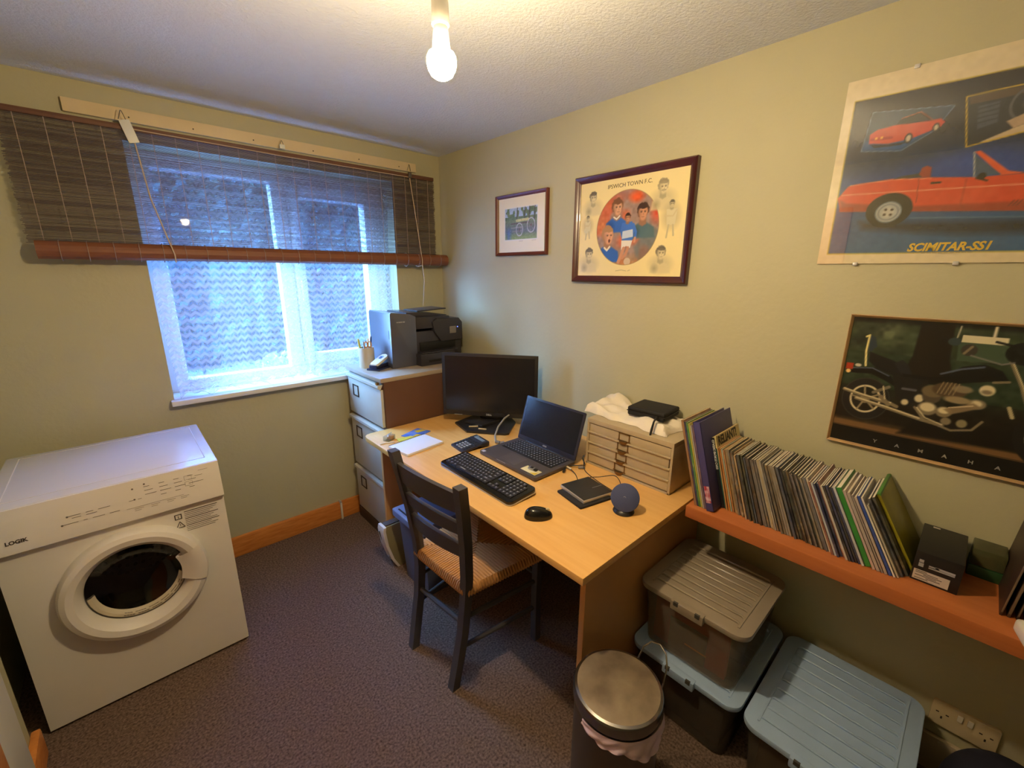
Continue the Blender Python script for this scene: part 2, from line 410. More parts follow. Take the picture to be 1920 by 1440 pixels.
P().tube([(-.57, -.018, 2.118), (0, -.014, 2.112), (.70, -.016, 2.112)], .002, 6).obj('top_cord', m_cord, bl)
P().tube([(.708, -.016, 2.11), (.715, -.05, 1.9), (.735, -.076, 1.62), (.735, -.074, 1.595), (.735, -.02, 1.588), (.73, .004, 1.60)], .0026, 6).obj('lift_cord', m_cord, bl)
P().tube([(.735, -.075, 1.60), (.742, -.078, 1.5), (.748, -.04, 1.34)], .0022, 6).obj('pull_cord', m_cord, bl)

# ------------------------------------------------------------------ pendant lamp
BX, BY, BZ = -1.155, -1.765, 1.955
m_fit = mat('white_lamp_plastic', (222, 216, 205), .4, var=.02)
la = thing('pendant_lamp', 'bare glowing bulb in white pendant holder hanging from the ceiling', 'lamp', (BX, BY, H))
P().lathe([(0, -.022), (.02, -.02), (.045, -.008), (.048, 0)], 28).obj('ceiling_rose', m_fit, la)
P().cyl((0, 0, -.02), (0, 0, -.10), .0035, n=8).obj('flex', m_fit, la)
dz_ = BZ-H
P().lathe([(0, dz_+.20), (.010, dz_+.198), (.0145, dz_+.185), (.0155, dz_+.112), (.0164, dz_+.109), (.0172, dz_+.066), (.0150, dz_+.063), (.0, dz_+.067)], 28).obj('lampholder', m_fit, la)
bulb = P().lathe([(.0130, dz_+.066), (.0150, dz_+.055), (.0168, dz_+.035), (.0178, dz_+.0225), (0.0, dz_+.0222)], 28).obj('bulb', m_fit, la)
prof = [(0, dz_-.027), (.012, dz_-.0255), (.021, dz_-.020), (.027, dz_-.010), (.0296, dz_+.001), (.0290, dz_+.011), (.0255, dz_+.018), (.0180, dz_+.0212), (0, dz_+.0218)]
P().lathe(prof, 24).obj('globe', emit_mat('glowing_bulb', (255, 226, 176), BULB), bulb)

# ------------------------------------------------------------------ tumble dryer
m_enamel = mat('white_enamel', (226, 222, 214), .28, var=.01, spec=.5)
m_pan = mat('white_panel_plastic', (224, 219, 210), .4, var=.01)
m_grey = mat('grey_print', (110, 100, 92), .6)
m_dk = mat('dark_print', (60, 52, 48), .6)
DX, DW = -1.821, .6
dr = thing('tumble_dryer', 'white tumble dryer with round porthole door in the left corner', 'dryer', (DX, -.688, 0))
hw = DW/2
CXd, CZd, RD = .005, .462, .2
# cabinet shell with a round opening in its front
p = P(); p.box(-hw, hw, .012, .54, .012, .80, .004)
n = 48; circ = [(CXd+.145*math.cos(2*PI*i/n), CZd+.145*math.sin(2*PI*i/n)) for i in range(n)]
def sq(i):
    a = 2*PI*i/n; c, s_ = math.cos(a), math.sin(a)
    x0, x1, z0, z1 = -hw-CXd, hw-CXd, .012-CZd, .70-CZd
    k = min((x1/c if c > 0 else x0/c) if abs(c) > 1e-9 else 9, (z1/s_ if s_ > 0 else z0/s_) if abs(s_) > 1e-9 else 9)
    return CXd+c*k, CZd+s_*k
p2 = P()
outer = [sq(i) for i in range(n)]
# snap nearest samples to the corners
for cx_, cz_ in ((-hw, .012), (hw, .012), (hw, .70), (-hw, .70)):
    k = min(range(n), key=lambda i: (outer[i][0]-cx_)**2+(outer[i][1]-cz_)**2); outer[k] = (cx_, cz_)
p2.add([(x, 0, z) for x, z in circ]+[(x, 0, z) for x, z in outer]+[(x, .02, z) for x, z in outer],
       [(i, n+i, n+(i+1) % n, (i+1) % n) for i in range(n)]+[(n+i, 2*n+i, 2*n+(i+1) % n, n+(i+1) % n) for i in range(n)])
p2.obj('front_panel', m_enamel, dr, 30)
# shell without its front so that the drum shows through
p = P()
p.box(-hw, -hw+.01, .015, .54, .012, .80); p.box(hw-.01, hw, .015, .54, .012, .80); p.box(-hw, hw, .53, .54, .012, .80); p.box(-hw, hw, .015, .54, .012, .025)
p.obj('cabinet', m_enamel, dr)
P().box(-hw-.002, hw+.002, .004, .545, .80, .845, .006).obj('top', mat('glossy_white_enamel', (228, 226, 222), .22, var=.01, spec=.9, coat=.6), dr)
p = P(); p.box(-hw+.035, hw-.03, .06, .063, .8452, .846); p.box(-hw+.035, -hw+.038, .06, .51, .8452, .846); p.box(hw-.033, hw-.03, .06, .51, .8452, .846); p.box(-hw+.035, hw-.03, .507, .51, .8452, .846)
p.obj('top_seam', m_pan, dr)
for sx in (-1, 1):
    for yy in (.06, .48): P().cyl((sx*.25, yy, 0), (sx*.25, yy, .014), .02).obj('foot', m_dk, dr)
# control panel, its lower lip stands proud and shades the front
cp = P().add([(x, y, z) for x in (-hw-.001, hw+.001) for y, z in ((-.022, .705), (-.022, .725), (.0, .842), (.02, .845), (.02, .70), (-.015, .70))],
             [(0, 1, 2, 3, 4, 5)[::-1], tuple(range(6, 12))]+[(i, (i+1) % 6, 6+(i+1) % 6, 6+i) for i in range(6)]).obj('control_panel', m_pan, dr, 25)
tilt = math.atan2(.022, .117)
CP = T(0, -.0228, .725) @ RX(PI/2-tilt)      # local x right, y up the sloping panel
P().text('LOGIK', .016, CP @ T(-.262, .012, 0), bold=.0006).obj('logo', m_dk, cp)
p = P()
def mark(x, y, w, h=.0016): p.box(x, x+w, y, y+h, 0, .0003, M=CP)
for y, x, ws in ((.052, -.12, (.03, .018, .03)), (.044, -.112, (.022, .026)), (.028, -.135, (.036, .01, .03, .026)), (.05, .03, (.012, .01))):
    for wd in ws: mark(x, y, wd); x += wd+.012
for i in range(4):
    for j in range(4):
        if (i, j) not in ((3, 0),): mark(.075+j*.042, .088-i*.014, .016+.008*((i*7+j*3) % 3))
for x, y in ((-.137, .028), (-.122, .052), (.045, .09), (.045, .052), (.078, .098)): p.cyl((x, y, 0), (x, y, .0003), .003, n=10, M=CP)
for x in (.04, .085, .13, .17): mark(x, .018, .025, .001); mark(x, .012, .018, .001)
mark(.02, .024, .16, .0008); mark(.235, .1, .03, .001)
for x0, y0, x1, y1 in ((.19, .075, .212, .09), (.19, .053, .212, .068)):
    p.box(x0, x1, y0, y0+.0006, 0, .0003, M=CP); p.box(x0, x1, y1, y1+.0006, 0, .0003, M=CP); p.box(x0, x0+.0006, y0, y1, 0, .0003, M=CP); p.box(x1, x1+.0006, y0, y1, 0, .0003, M=CP); p.box(x1+.01, x1+.034, (y0+y1)/2, (y0+y1)/2+.0012, 0, .0003, M=CP)
p.obj('printed_markings', m_grey, cp, 0)
# warning label under the panel
WL = FB(.14, -.0006, .575)
p = P(); 
for i in range(12): p.box(.03, .03+.105*(1 if i in (0, 4, 8) else .75+.2*((i*5) % 3)/2), .095-i*.0072, .095-i*.0072+(.0024 if i in (0, 4, 8) else .0015), 0, .0004, M=WL)
for z0 in (.072, .038, .004):
    if z0 == .072: p.box(0, .022, z0, z0+.003, 0, .0004, M=WL); p.box(0, .003, z0, z0+.02, 0, .0004, M=WL); p.box(.019, .022, z0, z0+.02, 0, .0004, M=WL); p.box(0, .022, z0+.018, z0+.021, 0, .0004, M=WL); p.box(.010, .012, z0+.005, z0+.014, 0, .0004, M=WL)
    else:
        for a, b_ in (((0, z0), (.026, z0)), ((.026, z0), (.013, z0+.024)), ((.013, z0+.024), (0, z0))):
            p.tube([(a[0], a[1], .0003), (b_[0], b_[1], .0003)], .0013, 4, M=WL)
        p.box(.0122, .0138, z0+.006, z0+.015, 0, .0004, M=WL)
wl = p.obj('warning_label', m_dk, dr, 0)
P().add([(.002, .006, .0002), (.024, .006, .0002), (.013, .026, .0002)], [(0, 1, 2)], M=WL).obj('orange_triangle', mat('orange_print', (200, 140, 50), .6), wl, 0)
# porthole door: ring, handle, glass, lint filter; drum behind
DM = T(CXd, 0, CZd) @ RX(PI/2)     # lathe axis towards the room
ring = P().lathe([(.207, -.001), (.207, .030), (.200, .043), (.185, .050), (.165, .046), (.150, .030), (.143, .012), (.141, -.004)], 72, M=DM).obj('door_ring', m_pan, dr)
P().lathe([(.209, .02), (.202, .046), (.186, .053), (.166, .050), (.138, .036), (.125, .03), (.125, .02), (.15, .01)], 14, M=DM, a0=-.33, a1=.42).obj('door_handle', mat('door_handle_plastic', (220, 214, 206), .4, var=.01), dr)
dg_, nt, pb, out = nodes_of('dryer_door_glass')
tr = nd(nt, 'ShaderNodeBsdfTransparent'); tr.inputs[0].default_value = (.42, .42, .43, 1); gl = nd(nt, 'ShaderNodeBsdfGlossy'); gl.inputs['Roughness'].default_value = .03
mx = nd(nt, 'ShaderNodeMixShader'); mx.inputs[0].default_value = .05
nt.links.new(tr.outputs[0], mx.inputs[1]); nt.links.new(gl.outputs[0], mx.inputs[2]); nt.links.new(mx.outputs[0], out.inputs[0])
P().lathe([(0, -.045), (.06, -.040), (.11, -.022), (.138, .004), (.142, .006)], 48, M=DM).obj('door_glass', dg_, dr, 60)
lf = P().lathe([(.140, .004), (.128, .002), (.118, -.012), (.121, -.02), (.14, -.004)], 40, M=DM, a0=PI*1.02, a1=PI*1.93).obj('lint_filter', mat('cream_filter', (205, 195, 170), .5), dr)
p = P()
for i in range(26):
    a = PI*(1.36+.48*i/25)
    for r, zz in ((.133, .0035), (.126, .000)):
        if (i*3+int(r*1000)) % 5: p.box(-.0035, .0035, -.0014, .0014, -.0003, .0003, M=DM @ RZ(a) @ T(r, 0, zz) @ RZ(PI/2))
p.obj('filter_print', m_grey, lf, 0)
m_drum = mat('zinc_drum', (96, 94, 92), .4, .6)
drum = P().lathe([(.142, -.012), (.152, -.03), (.26, -.07), (.265, -.30), (.2, -.42), (0, -.42)], 56, M=DM).obj('drum', m_drum, dr)
p = P()
for ring_i in range(5):
    r, d = .245-.045*ring_i, -.418
    k = int(2*PI*r/.032)
    for i in range(k):
        a = 2*PI*(i+.5*(ring_i % 2))/k
        p.cyl((r*math.cos(a)*.8, r*math.sin(a)*.8, d+.0), (r*math.cos(a)*.8, r*math.sin(a)*.8, d+.002), .008, n=8, M=DM)
for row in range(4):
    for i in range(44):
        a = 2*PI*(i+.5*(row % 2))/44; z = -.10-.05*row
        p.cyl((.2645*math.cos(a), .2645*math.sin(a), z), (.2615*math.cos(a), .2615*math.sin(a), z), .008, n=8, M=DM)
o = p.obj('drum_holes', mat('black_hole', (6, 6, 6), .9), drum, 0); o['kind'] = 'stuff'

# ------------------------------------------------------------------ filing cabinet
m_fc = mat('grey_beige_steel', (196, 194, 182), .42, var=.03)
m_fcb = mat('brown_painted_steel', (100, 68, 50), .4, var=.03)
m_fdk = mat('dark_brown_trim', (70, 56, 48), .5)
fc = thing('filing_cabinet', 'three drawer steel filing cabinet between window and desk', 'cabinet', (-.747, -.513, 0))
P().box(.016, .617, 0, .457, .0, .985, .002).obj('body', m_fcb, fc)
P().box(-.004, .62, -.003, .46, .985, 1.009, .004).obj('top', mat('grey_brown_steel_top', (168, 152, 132), .35, var=.05), fc)
P().box(.002, .016, 0, .457, 0, .075, .002).obj('plinth', m_fdk, fc)
for z0, z1 in ((.082, .378), (.392, .712), (.730, .972)):
    d = P().box(0, .016, .014, .443, z0, z1-.03, .003).add([(x, y, z) for y in (.014, .443) for x, z in ((0, z1-.03), (-.014, z1-.018), (-.014, z1-.004), (.016, z1))],
        [(0, 1, 2, 3)[::-1], (4, 5, 6, 7), (0, 4, 5, 1)[::-1], (1, 5, 6, 2)[::-1], (2, 6, 7, 3)[::-1], (3, 7, 4, 0)[::-1]]).obj('drawer', m_fc, fc)
    zc = z1-.095; y0 = .30
    h = P()
    for a in ((y0, y0+.075, zc+.028, zc+.034), (y0, y0+.075, zc-.034, zc-.028), (y0, y0+.007, zc-.034, zc+.034), (y0+.068, y0+.075, zc-.034, zc+.034)): h.box(-.004, 0, *a)
    h.obj('label_holder', m_fdk, d, 0)
P().cyl((-.012, .035, .975), (.002, .035, .975), .009).box(-.014, -.011, .028, .042, .9735, .9765).obj('lock', mat('brass_lock', (186, 140, 80), .3, 1), fc)

# ------------------------------------------------------------------ desk
m_beech = mat('beech_veneer', (234, 186, 114), .36, col2=(222, 168, 94), scale=2.2, stretch=(22, 1.6, 22), detail=6, spec=.45)
m_edge = mat('beech_edging', (210, 156, 96), .45, var=.05, scale=6)
dk = thing('desk', 'beech topped desk standing along the right wall', 'desk', (-.88, -.522, 0))
DT = .73
poly = [(x, y) for x, y in rrect(.0, .865, -1.453, 0, .004)]
poly = [(.865, 0), (.05, 0), (.026, -.006), (.012, -.022), (.006, -.05), (0, -1.453), (.865, -1.453)]
P().prism(poly[::-1], DT-.025, DT, bev=.003).obj('top', m_beech, dk)
P().box(.08, .855, -.058, -.038, 0, DT-.025, .001).obj('side_panel', m_edge, dk)
P().box(.08, .86, -1.406, -1.386, 0, DT-.025, .001).obj('side_panel', m_edge, dk)
P().box(.62, .64, -1.386, -.058, .3, DT-.025, .001).obj('back_panel', m_edge, dk)
# ------------------------------------------------------------------ shelf
m_shelf = mat('cherry_veneer', (194, 116, 64), .4, col2=(176, 98, 50), scale=2, stretch=(20, 1.5, 20))
sh = thing('wall_shelf', 'thick orange-brown floating shelf carrying the row of magazines', 'shelf', (0, -1.995, .704))
P().box(-.318, 0, -1.35, 0, 0, .0435, .002).obj('board', m_shelf, sh)
SZ = .7475

# ------------------------------------------------------------------ chair
m_ch = mat('dark_slate_grey_paint', (74, 72, 76), .42, var=.04)
ch = thing('ladderback_chair', 'dark grey ladderback chair with woven rush seat pulled to the desk', 'chair', (-.8, -1.35, 0))
O = Vector((-.8, -1.35, 0))
def loc(p): return Vector(p)-O
def post(pts, a, b):    # square section post along points; a = half depth (x), b = half width (y)
    vs = []; 
    for x, y, z in pts: vs += [(x-a, y-b, z), (x+a, y-b, z), (x+a, y+b, z), (x-a, y+b, z)]
    k = len(pts); fs = [(3, 2, 1, 0), tuple(4*(k-1)+i for i in range(4))]
    for i in range(k-1): fs += [(4*i+j, 4*i+(j+1) % 4, 4*i+4+(j+1) % 4, 4*i+4+j) for j in range(4)]
    return P().add(vs, fs, M=T(*(-O)))
PL = [(-1.008, -1.205, 0), (-.985, -1.2, .12), (-.962, -1.196, .25), (-.955, -1.2, .38), (-.962, -1.205, .5), (-.99, -1.214, .66), (-1.022, -1.222, .8), (-1.052, -1.228, .925)]
PR = [(-.992, -1.477, 0), (-.970, -1.483, .12), (-.952, -1.492, .25), (-.945, -1.503, .38), (-.950, -1.522, .5), (-.976, -1.556, .66), (-1.006, -1.588, .8), (-1.036, -1.618, .925)]
def interp(pts, z):
    for a, b_ in zip(pts, pts[1:]):
        if a[2] <= z <= b_[2]:
            k = (z-a[2])/(b_[2]-a[2]); return Vector(a)*(1-k)+Vector(b_)*k
    return Vector(pts[-1])
for pts in (PL, PR):
    o = post(pts, .0165, .017).obj('leg', m_ch, ch, 20)
for z0, z1, arch in ((.792, .876, .008), (.692, .742, .010), (.585, .642, .010)):
    # a slat, gently bowed towards the back and arched on top
    def slat_fn(k, z, yy): pass
    p = P(); n = 10; rows = []
    for i in range(n+1):
        k = i/n
        lo = interp(PL, z0)*(1-k)+interp(PR, z0+.018)*k; hi = interp(PL, z1)*(1-k)+interp(PR, z1+.018)*k
        bow = -.018*math.sin(PI*k); top = arch*math.sin(PI*k)
        rows.append([lo+Vector((bow-.008, 0, 0)), lo+Vector((bow+.008, 0, 0)), hi+Vector((bow+.008, 0, top)), hi+Vector((bow-.008, 0, top))])
    vs = [v-O for r in rows for v in r]; fs = [(3, 2, 1, 0), tuple(4*n+i for i in range(4))]
    for i in range(n): fs += [(4*i+j, 4*i+(j+1) % 4, 4*i+4+(j+1) % 4, 4*i+4+j) for j in range(4)]
    p.add(vs, fs).obj('back_slat', m_ch, ch, 20)
FLg = [(-.575, -1.125, 0), (-.585, -1.13, .2), (-.588, -1.135, .44)]; FRg = [(-.592, -1.525, 0), (-.598, -1.53, .12), (-.603, -1.535, .25), (-.603, -1.54, .44)]
for pts in (FLg, FRg): post(pts, .015, .015).obj('leg', m_ch, ch, 20)
m_rush = mat('woven_rush', (214, 160, 100), .75, col2=(176, 122, 70), scale=5, stretch=(1, 1, 1), bump=.3, bscale=120)
# rush seat: four triangular fields of strands meeting on the diagonals
c4 = [Vector((-.96, -1.19, .455)), Vector((-.95, -1.515, .455)), Vector((-.575, -1.555, .455)), Vector((-.565, -1.115, .455))]
mid = Vector((-.765, -1.345, .462))
p = P().add([v-O for v in c4]+[v-O-Vector((0, 0, .03)) for v in c4], [(0, 1, 5, 4), (1, 2, 6, 5), (2, 3, 7, 6), (3, 0, 4, 7), (7, 6, 5, 4), (0, 3, 2, 1)])
seat = p.obj('seat', m_rush, ch, 30)
p = P()
for q in range(4):
    a, b_ = c4[q], c4[(q+1) % 4]; N = 30
    for i in range(N):
        k0 = (i+.0)/N; k = (i+.5)/N
        e0 = a*(1-k)+b_*k                                # on the rail
        # strand runs square to the rail up to the diagonal
        if k < .5: inn = a*(1-2*k)+mid*(2*k)
        else: inn = b_*(2*k-1)+mid*(2-2*k)
        wv = (b_-a)/N*.5
        out = (e0-mid); out.z = 0; out = out-wv*(out.dot(wv)/wv.dot(wv)); out = out.normalized() if out.length > 1e-6 else Vector((0, 0, 0))
        pts = [e0+out*.006+Vector((0, 0, -.034)), e0+out*.014+Vector((0, 0, -.016)), e0+out*.006+Vector((0, 0, .004)), e0*.5+inn*.5+Vector((0, 0, .006)), inn+Vector((0, 0, .003))]
        r = wv.length*1.02
        p.tube([v-O for v in pts], [r, r, r, r, r*.9], 5)
o = p.obj('rush_strands', m_rush, seat, 60); o['kind'] = 'stuff'
def rung(a, b_, r=.011): return P().tube([loc(a), loc((Vector(a)+Vector(b_))/2), loc(b_)], [r*.8, r, r*.8], 10).obj('stretcher', m_ch, ch)
rung(interp(PL, .265), interp(PR, .285))
rung(interp(PR, .175), (-.6, -1.53, .175)); rung(interp(PR, .31), (-.603, -1.535, .31))
rung(interp(PL, .20), (-.583, -1.13, .20)); rung(interp(PL, .325), (-.586, -1.132, .325))
rung((-.585, -1.133, .34), (-.603, -1.538, .34), .014)

# ------------------------------------------------------------------ things on the desk
m_blk = mat('black_plastic', (38, 36, 38), .38, var=.03)
m_gloss = mat('glossy_black_plastic', (20, 20, 22), .16, var=.02)
m_scr = mat('dark_screen', (30, 29, 32), .22, var=.01)
m_silver = mat('silver_plastic', (190, 190, 192), .35, .4, var=.02)
m_gtxt = mat('pale_grey_print', (170, 170, 175), .5)
mo = thing('monitor', 'black computer monitor on a dark stand at the back of the desk', 'monitor', (-.288, -.85, DT), math.radians(-53.1))
cas = P().box(-.265, .265, .0, .012, .052, .402, .003).box(-.24, .24, .010, .034, .075, .385, .01).obj('casing', m_blk, mo)
P().box(-.247, .247, -.0015, .0, .078, .386).obj('screen', m_scr, mo, 0)
P().text('DELL', .014, FB(-.018, -.0006, .058), bold=.0004).obj('logo', m_gtxt, cas)
P().box(-.2, -.155, -.001, .001, .0535, .0565).obj('button_strip', m_gtxt, cas)
base = [(-.092, -.133), (.115, -.133), (.134, -.118), (.137, .06), (.1, .13), (-.12, .14), (-.195, -.012)]
P().prism(base, 0, .012, bev=.003).obj('base', m_blk, mo)
P().prism([(-.07, .06), (-.05, .03), (.05, .03), (.07, .06), (.06, .085), (-.06, .085)], .010, .26, bev=.004).prism([(-.13, -.03), (-.02, -.08), (.05, .03), (-.05, .06)], .011, .03, bev=.004).obj('neck', m_blk, mo)
# two cream memory sticks and an earbud lead left on the base
for lx, ly, a, n_, lab in ((-.075, -.07, 15, 1, 'short cream memory stick lying on the monitor base, the one further left'), (-.015, -.098, -4, 0, 'slim cream pen-like stick on the monitor base beside the grey cable')):
    wp = Matrix.Translation(mo.location) @ RZ(mo.rotation_euler.z) @ Vector((lx, ly, .0125))
    k = thing('memory_stick', lab, 'memory stick', wp, mo.rotation_euler.z+math.radians(a), 'small sticks on the monitor base')
    P().box(-.022, .022, -.0035, .0035, 0, .006, .0015).obj('body', mat('cream_plastic', (226, 205, 160), .4), k)
    if n_: P().box(.022, .034, -.005, .005, 0, .009, .002).tube([(.02, .004, .007), (.026, .008, .008), (.031, .004, .007)], .0018, 6).obj('cap', MATS['cream_plastic'], k)
cab = thing('monitor_cable', 'thick grey cable looping from the monitor to the laptop', 'cable', (-.33, -.98, DT))
def wl_(x, y, z): return (x+.33, y+.98, z-DT)
P().tube([wl_(-.20, -.93, .80), wl_(-.27, -.955, .795), wl_(-.345, -.99, .775), wl_(-.40, -1.03, .752), wl_(-.425, -1.065, .738), wl_(-.42, -1.085, .736)], .0046, 8).obj('lead', mat('grey_cable', (160, 156, 150), .5), cab)
P().tube([wl_(-.425, -1.066, .738), wl_(-.418, -1.088, .737)], .0085, 10).tube([wl_(-.418, -1.088, .737), wl_(-.404, -1.106, .741)], [.005, .0062], 8).obj('plug', mat('grey_plug', (120, 118, 120), .45), cab)

# keyboard
kb = thing('keyboard', 'black full size keyboard lying along the front of the desk', 'keyboard', (-.7065, -1.328, DT+.0048), math.radians(-90.8))
TK = Matrix.Rotation(math.radians(4), 4, 'X')
P().prism(rrect(-.234, .234, -.072, .072, .02), .004, .018, bev=.004, M=TK).obj('case', m_gloss, kb)
P().prism(rrect(-.2345, .2345, -.0725, .0725, .0205), .001, .006, M=TK).obj('rim', m_silver, kb)
m_key = mat('key_black', (52, 51, 57), .35, var=.04)
m_leg = mat('key_legend', (150, 152, 160), .5)
key_me = P().box(-.0082, .0082, -.0078, .0078, 0, .006, .0018).box(-.0045, .0005, -.001, .0045, .0059, .0062, mi=1).mesh('key', [m_key, m_leg])
def key(x, y, w=1.0, h=1.0, me=key_me, par=kb, z=.0165):
    o = bpy.data.objects.new('key', me); C.objects.link(o); o.parent = par
    q = TK @ Vector((x, y, z)) if par is kb else Vector((x, y, z)); o.location = q
    if par is kb: o.rotation_euler = (math.radians(4), 0, 0)
    o.scale = (w, h, 1)
U = .0187
for r, widths in enumerate(([1]*15, [1]*13+[2], [1.5]+[1]*12+[1.5], [1.8]+[1]*11+[2.2], [1.3]+[1]*11+[2.7], [1.3, 1.3, 1.3, 6.0, 1.3, 1.3, 1.2, 1.3])):
    x = -.216; y = .052-r*.0182
    for wd in widths:
        if x+U*wd > .07: wd = max(1, (.0701-x)/U)
        if x > .062: break
        key(x+U*wd/2, y, (wd*U-.0022)/.0164); x += U*wd
for r in range(6):
    y = .052-r*.0182
    for cidx in range(3):
        if r in (0, 1, 2) or (r == 5) or (r == 4 and cidx == 1): key(.083+cidx*U, y)
    for cidx in range(4):
        if r == 0 and cidx > 2: continue
        key(.145+cidx*U*1.05, y)
P().box(-.2, .2, -.0690, -.0685, .0185, .019, M=TK).obj('edge_line', m_blk, kb)

# laptop
lp = thing('laptop', 'open dark grey laptop with blank screen on the desk', 'laptop', (-.447, -1.304, DT), math.radians(-91.2))
m_lap = mat('dark_grey_laptop_shell', (92, 86, 88), .38, .25, var=.03)
m_lapl = mat('laptop_bezel', (44, 44, 58), .3, var=.02)
P().prism(rrect(-.187, .187, -.125, .125, .01), .004, .019, bev=.003).obj('base', m_lap, lp)
P().box(-.16, .165, -.012, .108, .0188, .0194).obj('keyboard_deck', m_blk, lp)
p = P()
for r in range(6):
    for i in range(18): p.box(-.155+i*.0176, -.155+i*.0176+.0148, .09-r*.0178, .09-r*.0178+.0145*(.7 if r == 0 else 1), .0192, .0208, .001, seg=1); p.box(-.151+i*.0176, -.146+i*.0176, .094-r*.0178, .099-r*.0178, .0207, .0210, mi=1)
o = p.obj('laptop_keys', [mat('laptop_key', (40, 39, 44), .45), mat('key_legend_bright', (175, 175, 180), .5)], lp); o['kind'] = 'stuff'
P().box(-.065, .04, -.108, -.025, .0189, .0193).obj('touchpad', mat('touchpad_grey', (98, 92, 93), .3, .2), lp)
P().box(-.06, .0, -.1245, -.1235, .0175, .0188).obj('front_notch', m_silver, lp)
P().box(-.178, -.158, -.122, -.105, .0189, .0194).obj('sticker', mat('pale_sticker', (200, 200, 215), .4), lp)
LM = T(0, .121, .02) @ RX(math.radians(-17))
lid = P().prism(rrect(-.187, .187, 0, .218, .006), -.004, .004, bev=.002, M=LM @ RX(PI/2)).obj('lid', m_lapl, lp)
P().box(-.175, .175, -.0050, -.0042, .022, .208, M=LM).obj('screen', mat('laptop_screen', (26, 27, 36), .2), lid)
P().text('ASUS', .011, LM @ FB(-.014, -.0046, .007), bold=.0003).obj('logo', m_gtxt, lid)
P().cyl((-.12, .121, .018), (.12, .121, .018), .006).obj('hinge', m_blk, lp)
cd_ = thing('card', 'small cream card lying on the laptop palm rest', 'card', Matrix.Translation(lp.location) @ RZ(lp.rotation_euler.z) @ Vector((.125, -.088, .0195)), lp.rotation_euler.z)
P().box(-.043, .043, -.022, .022, 0, .0006).obj('card_face', mat('cream_card', (232, 222, 176), .6), cd_)
P().add([(.01, -.02, .0008), (.041, -.02, .0008), (.041, .005, .0008)], [(0, 1, 2)]).obj('yellow_corner', mat('yellow_print', (220, 190, 60), .6), cd_, 0)
dg = thing('dongle', 'small silver dongle resting on the cream card', 'dongle', Matrix.Translation(lp.location) @ RZ(lp.rotation_euler.z) @ Vector((.128, -.08, .0203)), lp.rotation_euler.z+.1)
P().box(-.022, .008, -.009, .009, 0, .010, .003).obj('body', mat('silver_metal', (190, 190, 200), .3, .8), dg)
P().box(.008, .022, -.007, .007, .001, .009, .002).obj('connector', m_blk, dg)
P().box(-.012, .002, -.006, .006, .010, .0115, .001).obj('cap', m_blk, dg)

# mouse
ms = thing('mouse', 'glossy black computer mouse near the front edge of the desk', 'mouse', (-.748, -1.674, DT), math.radians(-128))
def mouse_fn(u, v):
    a = 2*PI*u; t = v*PI/2
    rx = .030*(1-.10*math.sin(a)**2) if True else 0
    r = math.cos(t)**.75 if v < 1 else 0
    x = rx*r*math.cos(a)*(1-.12*math.cos(2*a)*.5); y = .050*r*math.sin(a)
    z = .003+.034*math.sin(t)**.9*(1-.22*(y/.05)) if v > 0 else .003
    return (x, y, z)
P().grid(mouse_fn, 40, 12).obj('shell', m_gloss, ms, 60)
P().prism([(.029*math.cos(a), .049*math.sin(a)) for a in np.linspace(0, 2*PI, 33)[:-1]], 0, .004).obj('underside', m_blk, ms)
P().cyl((-.0035, .032, .0255), (.0035, .032, .0255), .008, n=16).obj('scroll_wheel', MATS['cream_plastic'], ms)

# notepad and paper clutter
npd = thing('notepad', 'open white spiral notepad on the far end of the desk', 'notepad', (-.737, -.832, DT), math.radians(7))
P().box(-.108, .108, -.077, .074, 0, .002).obj('back_cover', mat('card_grey', (190, 185, 180), .7), npd)
P().box(-.107, .107, -.076, .073, .002, .011, .001).obj('pages', mat('white_paper', (226, 226, 238), .8, var=.01), npd)
p = P()
for i in range(24):
    x = -.102+i*.0089
    p.tube([(x+.001*math.sin(a), .073+.0062*math.cos(a), .0075+.0072*math.sin(a)) for a in np.linspace(0, 2*PI, 11)[:-1]], .0009, 4, closed=True)
o = p.obj('spiral_wire', mat('dark_wire', (60, 60, 62), .4, .8), npd)
bk = thing('booklet', 'blue printed leaflet lying behind the notepad spiral', 'leaflet', (-.655, -.69, DT), math.radians(20))
P().box(-.065, .065, -.045, .045, 0, .003, .0008).obj('cover', mat('blue_print', (70, 110, 200), .4, col2=(120, 150, 215), scale=20, contrast=2), bk)
P().add([(-.06, -.04, .0033), (.0, -.04, .0033), (-.01, -.01, .0033), (-.06, -.015, .0033)], [(0, 1, 2, 3)]).add([(.01, .0, .0033), (.06, -.02, .0033), (.06, .01, .0033), (.02, .03, .0033)], [(0, 1, 2, 3)]).obj('yellow_panel', MATS['yellow_print'], bk, 0)
yl = thing('booklet', 'small yellow leaflet beside the blue leaflet', 'leaflet', (-.735, -.722, DT), math.radians(-8))
P().box(-.04, .04, -.022, .022, 0, .0035, .0008).obj('cover', mat('yellow_leaflet', (222, 214, 84), .5), yl)
cs = thing('clip_box', 'small clear plastic box of clips at the far desk corner', 'box', (-.80, -.675, DT), math.radians(25))
P().box(-.026, .026, -.018, .018, 0, .024, .001).obj('box_shell', clear_mat('clear_plastic', (200, 210, 215), .82, .08), cs)
P().box(.0, .024, -.014, .014, .002, .02, .003).obj('orange_clip', mat('orange_plastic', (230, 150, 60), .4), cs)
P().tube([(-.034, -.02, .03), (-.02, -.01, .036), (.02, .0, .034)], .002, 6).obj('silver_clip', m_silver, cs)
ct = thing('plastic_cup_lid', 'white curled tape strip between notepad and desk corner', 'tape', (-.83, -.715, DT), .3)
